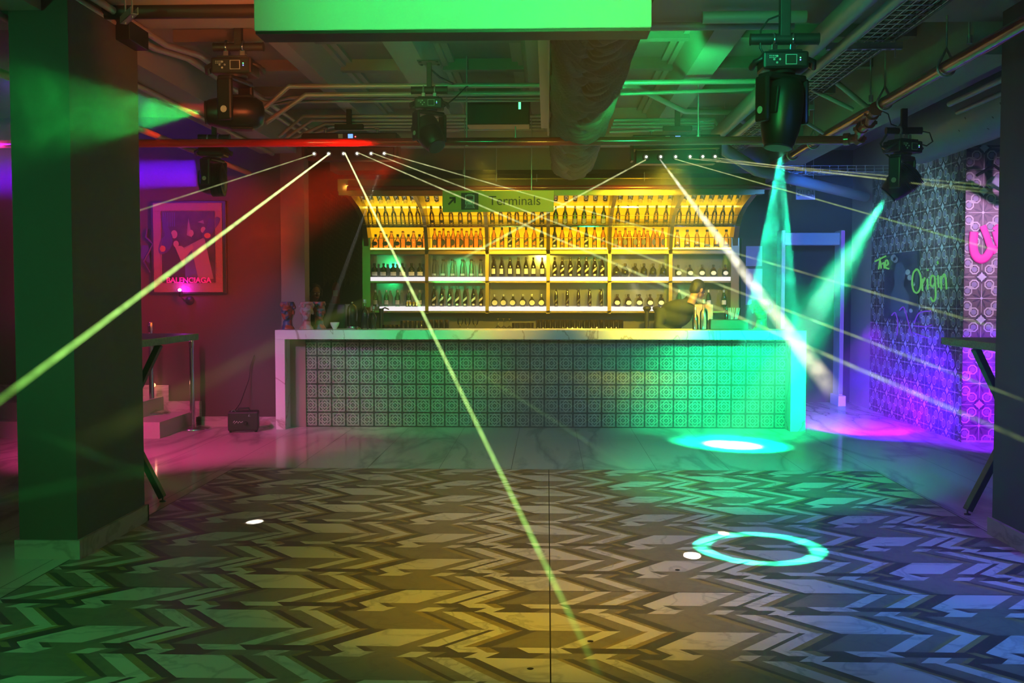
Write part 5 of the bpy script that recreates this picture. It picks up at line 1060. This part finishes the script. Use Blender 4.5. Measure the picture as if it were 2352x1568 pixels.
# ------------------------------------------------------------------ LASER BEAMS (light standing in the haze: thin glowing volumes)
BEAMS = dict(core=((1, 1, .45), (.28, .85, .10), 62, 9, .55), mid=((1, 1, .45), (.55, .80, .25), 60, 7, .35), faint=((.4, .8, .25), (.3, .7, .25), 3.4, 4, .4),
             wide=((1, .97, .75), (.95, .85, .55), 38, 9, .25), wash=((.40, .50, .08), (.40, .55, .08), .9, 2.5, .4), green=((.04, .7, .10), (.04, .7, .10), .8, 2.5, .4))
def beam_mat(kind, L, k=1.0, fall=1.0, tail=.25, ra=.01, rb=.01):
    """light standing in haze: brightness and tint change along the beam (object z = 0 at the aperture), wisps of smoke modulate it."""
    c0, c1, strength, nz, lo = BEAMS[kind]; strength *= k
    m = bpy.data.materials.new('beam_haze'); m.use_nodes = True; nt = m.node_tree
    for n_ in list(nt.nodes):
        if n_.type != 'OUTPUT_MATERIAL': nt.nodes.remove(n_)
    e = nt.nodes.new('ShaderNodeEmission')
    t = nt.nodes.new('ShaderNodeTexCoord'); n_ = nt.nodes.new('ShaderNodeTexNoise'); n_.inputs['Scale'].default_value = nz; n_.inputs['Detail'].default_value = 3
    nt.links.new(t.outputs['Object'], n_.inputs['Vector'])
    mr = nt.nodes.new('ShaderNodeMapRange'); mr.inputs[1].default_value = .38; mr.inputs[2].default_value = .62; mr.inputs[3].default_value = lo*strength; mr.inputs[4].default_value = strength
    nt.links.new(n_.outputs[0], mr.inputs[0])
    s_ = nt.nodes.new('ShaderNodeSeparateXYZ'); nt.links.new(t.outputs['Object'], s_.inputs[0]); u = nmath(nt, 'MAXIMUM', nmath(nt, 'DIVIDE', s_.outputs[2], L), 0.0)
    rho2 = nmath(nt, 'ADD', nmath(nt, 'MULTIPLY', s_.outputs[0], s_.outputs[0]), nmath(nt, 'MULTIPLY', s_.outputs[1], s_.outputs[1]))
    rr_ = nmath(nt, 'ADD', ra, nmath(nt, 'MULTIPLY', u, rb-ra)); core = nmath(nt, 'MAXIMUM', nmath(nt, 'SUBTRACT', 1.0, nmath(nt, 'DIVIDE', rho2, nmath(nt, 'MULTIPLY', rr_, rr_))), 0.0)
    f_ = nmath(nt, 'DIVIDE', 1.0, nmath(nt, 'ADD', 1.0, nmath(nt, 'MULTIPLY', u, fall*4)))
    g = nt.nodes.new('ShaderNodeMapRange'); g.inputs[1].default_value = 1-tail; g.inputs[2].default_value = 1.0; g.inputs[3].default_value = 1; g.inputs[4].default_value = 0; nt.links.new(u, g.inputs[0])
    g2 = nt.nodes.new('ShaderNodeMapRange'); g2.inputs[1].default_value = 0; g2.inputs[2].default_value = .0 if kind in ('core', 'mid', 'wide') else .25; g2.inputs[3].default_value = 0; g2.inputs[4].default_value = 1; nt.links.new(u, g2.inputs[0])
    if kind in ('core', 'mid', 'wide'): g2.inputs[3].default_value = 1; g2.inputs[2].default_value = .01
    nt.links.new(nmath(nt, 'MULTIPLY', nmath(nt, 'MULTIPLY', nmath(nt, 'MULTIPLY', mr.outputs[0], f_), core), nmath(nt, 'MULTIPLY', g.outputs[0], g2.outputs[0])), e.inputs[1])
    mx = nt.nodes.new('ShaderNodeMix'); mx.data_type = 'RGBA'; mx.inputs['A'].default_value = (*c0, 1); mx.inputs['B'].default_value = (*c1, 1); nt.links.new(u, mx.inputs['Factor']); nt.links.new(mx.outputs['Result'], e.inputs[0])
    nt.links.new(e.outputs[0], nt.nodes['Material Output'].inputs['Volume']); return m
def laser(px0, py0, Y0, px1, py1, Y1, m, r0_, r1_, label, k=1.0, fall=1.0, tail=.12):
    a, b_ = pix(px0, py0, Y0), pix(px1, py1, Y1); v = b_-a; L = v.length
    o = MB().lathe([(.0006, -.002), (r0_, .0), (r1_, L), (.0006, L+.002)], 12).build('laser_beam', beam_mat(m, L, k*1.5, fall, tail, r0_, r1_)); o.matrix_world = Matrix.Translation(a) @ v.to_track_quat('Z', 'Y').to_matrix().to_4x4()
    tag(o, label, 'laser beam', 'laser beams in the haze'); return o
S = 9.40
laser(725, 353, S, 140, 541, 8.0, 'mid', .006, .013, 'laser beam from the left bar rising least, ending behind the left column')
laser(758, 352, S, -90, 985, 3.6, 'core', .008, .024, 'bright laser beam sweeping down left across the left column')
laser(792, 351, S, 1388, 1575, 3.9, 'core', .008, .021, 'brightest laser beam crossing the bar and ending at the near floor')
laser(823, 351, S, 2420, 1040, 5.4, 'mid', .006, .020, 'steepest of the laser beams going right from the left bar')
laser(855, 351, S, 2420, 945, 5.9, 'mid', .006, .016, 'middle one of three laser beams going right from the left bar')
laser(885, 352, S, 2420, 790, 6.4, 'mid', .006, .014, 'shallowest laser beam going right from the left bar')
laser(1483, 367, S, 1050, 600, 11.3, 'mid', .008, .022, 'laser beam from the right bar going down left past the Terminals sign')
laser(1516, 366, S, 1925, 915, 7.2, 'wide', .008, .085, 'widening white laser beam from the right bar over the right end of the bar')
laser(1550, 365, S, 2420, 612, 6.2, 'core', .005, .011, 'laser beam from the right bar falling gently to the right column')
laser(1583, 364, S, 2298, 438, 8.4, 'mid', .006, .013, 'lowest of three bunched laser beams near the ceiling at right')
laser(1612, 364, S, 2298, 428, 8.4, 'mid', .005, .012, 'middle of three bunched laser beams near the ceiling at right')
laser(1640, 362, S, 2298, 446, 8.0, 'mid', .005, .012, 'highest-starting bunched laser beam near the ceiling at right')
laser(1060, 830, 9.6, 1600, 1175, 6.6, 'faint', .015, .03, 'faint laser beam over the bar front and far inlaid floor')
laser(1330, 590, 10.6, 2360, 1010, 6.0, 'faint', .014, .026, 'faint laser beam falling right past the gate')
laser(900, 660, 9.6, 150, 1040, 5.4, 'wash', .04, .10, 'broad dim beam falling left over the framed wall and posts')
laser(60, 985, 5.0, 520, 1160, 6.0, 'green', .03, .06, 'dim green beam falling right across the left column base')
laser(-60, 1160, 4.6, 420, 1060, 5.4, 'green', .04, .05, 'dim green beam rising right across the left column base')
# smoke: cones of denser haze added along the lamps' beams to make them show
def plume(a, b_, r0_, r1_, dens, nz, label, lo=.46, hi=.62):
    a, b_ = Vector(a), Vector(b_); v = b_-a; L = v.length
    m = bpy.data.materials.new('smoke'); m.use_nodes = True; nt = m.node_tree
    for n_ in list(nt.nodes):
        if n_.type != 'OUTPUT_MATERIAL': nt.nodes.remove(n_)
    sc_ = nt.nodes.new('ShaderNodeVolumeScatter'); sc_.inputs['Anisotropy'].default_value = .1
    t = nt.nodes.new('ShaderNodeTexCoord'); n_ = nt.nodes.new('ShaderNodeTexNoise'); n_.inputs['Scale'].default_value = nz; n_.inputs['Detail'].default_value = 3; n_.inputs['Distortion'].default_value = 1.2
    nt.links.new(t.outputs['Object'], n_.inputs['Vector'])
    mr = nt.nodes.new('ShaderNodeMapRange'); mr.inputs[1].default_value = lo; mr.inputs[2].default_value = hi; mr.inputs[3].default_value = .12*dens; mr.inputs[4].default_value = dens; nt.links.new(n_.outputs[0], mr.inputs[0])
    s_ = nt.nodes.new('ShaderNodeSeparateXYZ'); nt.links.new(t.outputs['Object'], s_.inputs[0]); u = nmath(nt, 'DIVIDE', s_.outputs[2], L)
    rr_ = nmath(nt, 'ADD', r0_, nmath(nt, 'MULTIPLY', u, r1_-r0_)); rho2 = nmath(nt, 'ADD', nmath(nt, 'MULTIPLY', s_.outputs[0], s_.outputs[0]), nmath(nt, 'MULTIPLY', s_.outputs[1], s_.outputs[1]))
    core = nmath(nt, 'MAXIMUM', nmath(nt, 'SUBTRACT', 1.0, nmath(nt, 'DIVIDE', rho2, nmath(nt, 'MULTIPLY', rr_, rr_))), 0.0)
    env = nmath(nt, 'MAXIMUM', nmath(nt, 'MULTIPLY', nmath(nt, 'MULTIPLY', u, nmath(nt, 'SUBTRACT', 1.0, u)), 4.0), 0.0)
    nt.links.new(nmath(nt, 'MULTIPLY', nmath(nt, 'MULTIPLY', mr.outputs[0], core), nmath(nt, 'POWER', env, .6)), sc_.inputs['Density'])
    nt.links.new(sc_.outputs[0], nt.nodes['Material Output'].inputs['Volume'])
    o = MB().lathe([(.001, -.002), (r0_, 0), (r1_, L), (.001, L+.002)], 16).build('smoke_plume', m); o.matrix_world = Matrix.Translation(a) @ v.to_track_quat('Z', 'Y').to_matrix().to_4x4()
    tag(o, label, 'smoke', None, 'stuff')
plume(LD+(at(1690, 1020, Z=0)-LD)*.02, LD+(at(1690, 1020, Z=0)-LD)*.72, .10, .42, .07, 4, 'green-lit swirl of smoke under the small right light')
plume(pix(930, 372, 8.7), pix(560, 520, 10.5), .10, .55, .40, 2.5, 'red-lit haze drifting left below the left laser bar')
plume(LC, LC+(at(1745, 1260, Z=0)-LC)*.55, .05, .27, .6, 5, 'green-lit column of smoke under the large right light')
spot('green_side_lamp', LA, pix(0, 262, 4.4), (.02, 1, .12), 650, 13, .6, .01)
plume(LA, pix(-40, 262, 4.2), .05, .34, .7, 4, 'green-lit smoke drifting left across the left column')
# lettering: outlines turned into solid meshes
dg = bpy.context.evaluated_depsgraph_get()
for o, par, M in TXT:
    me = bpy.data.meshes.new_from_object(o.evaluated_get(dg)); n_ = o.name; bpy.data.objects.remove(o)
    q = bpy.data.objects.new('lettering', me); COL.objects.link(q); q.parent = par; q.matrix_local = M
# small litter on the floor
for i, (px, py) in enumerate(((1356, 1474), (1218, 1537), (1556, 1310))):
    p = at(px, py, Z=.0); tag(MB().ball((p.x, p.y, .004), (.014, .008, .004), u=8, w=5).build('floor_scrap', 'cap_dark'), ['tiny dark scrap on the floor beside the bright beam', 'tiny dark scrap on the floor left of the centre joint', 'tiny dark scrap on the floor below the pink dot'][i], 'scrap')
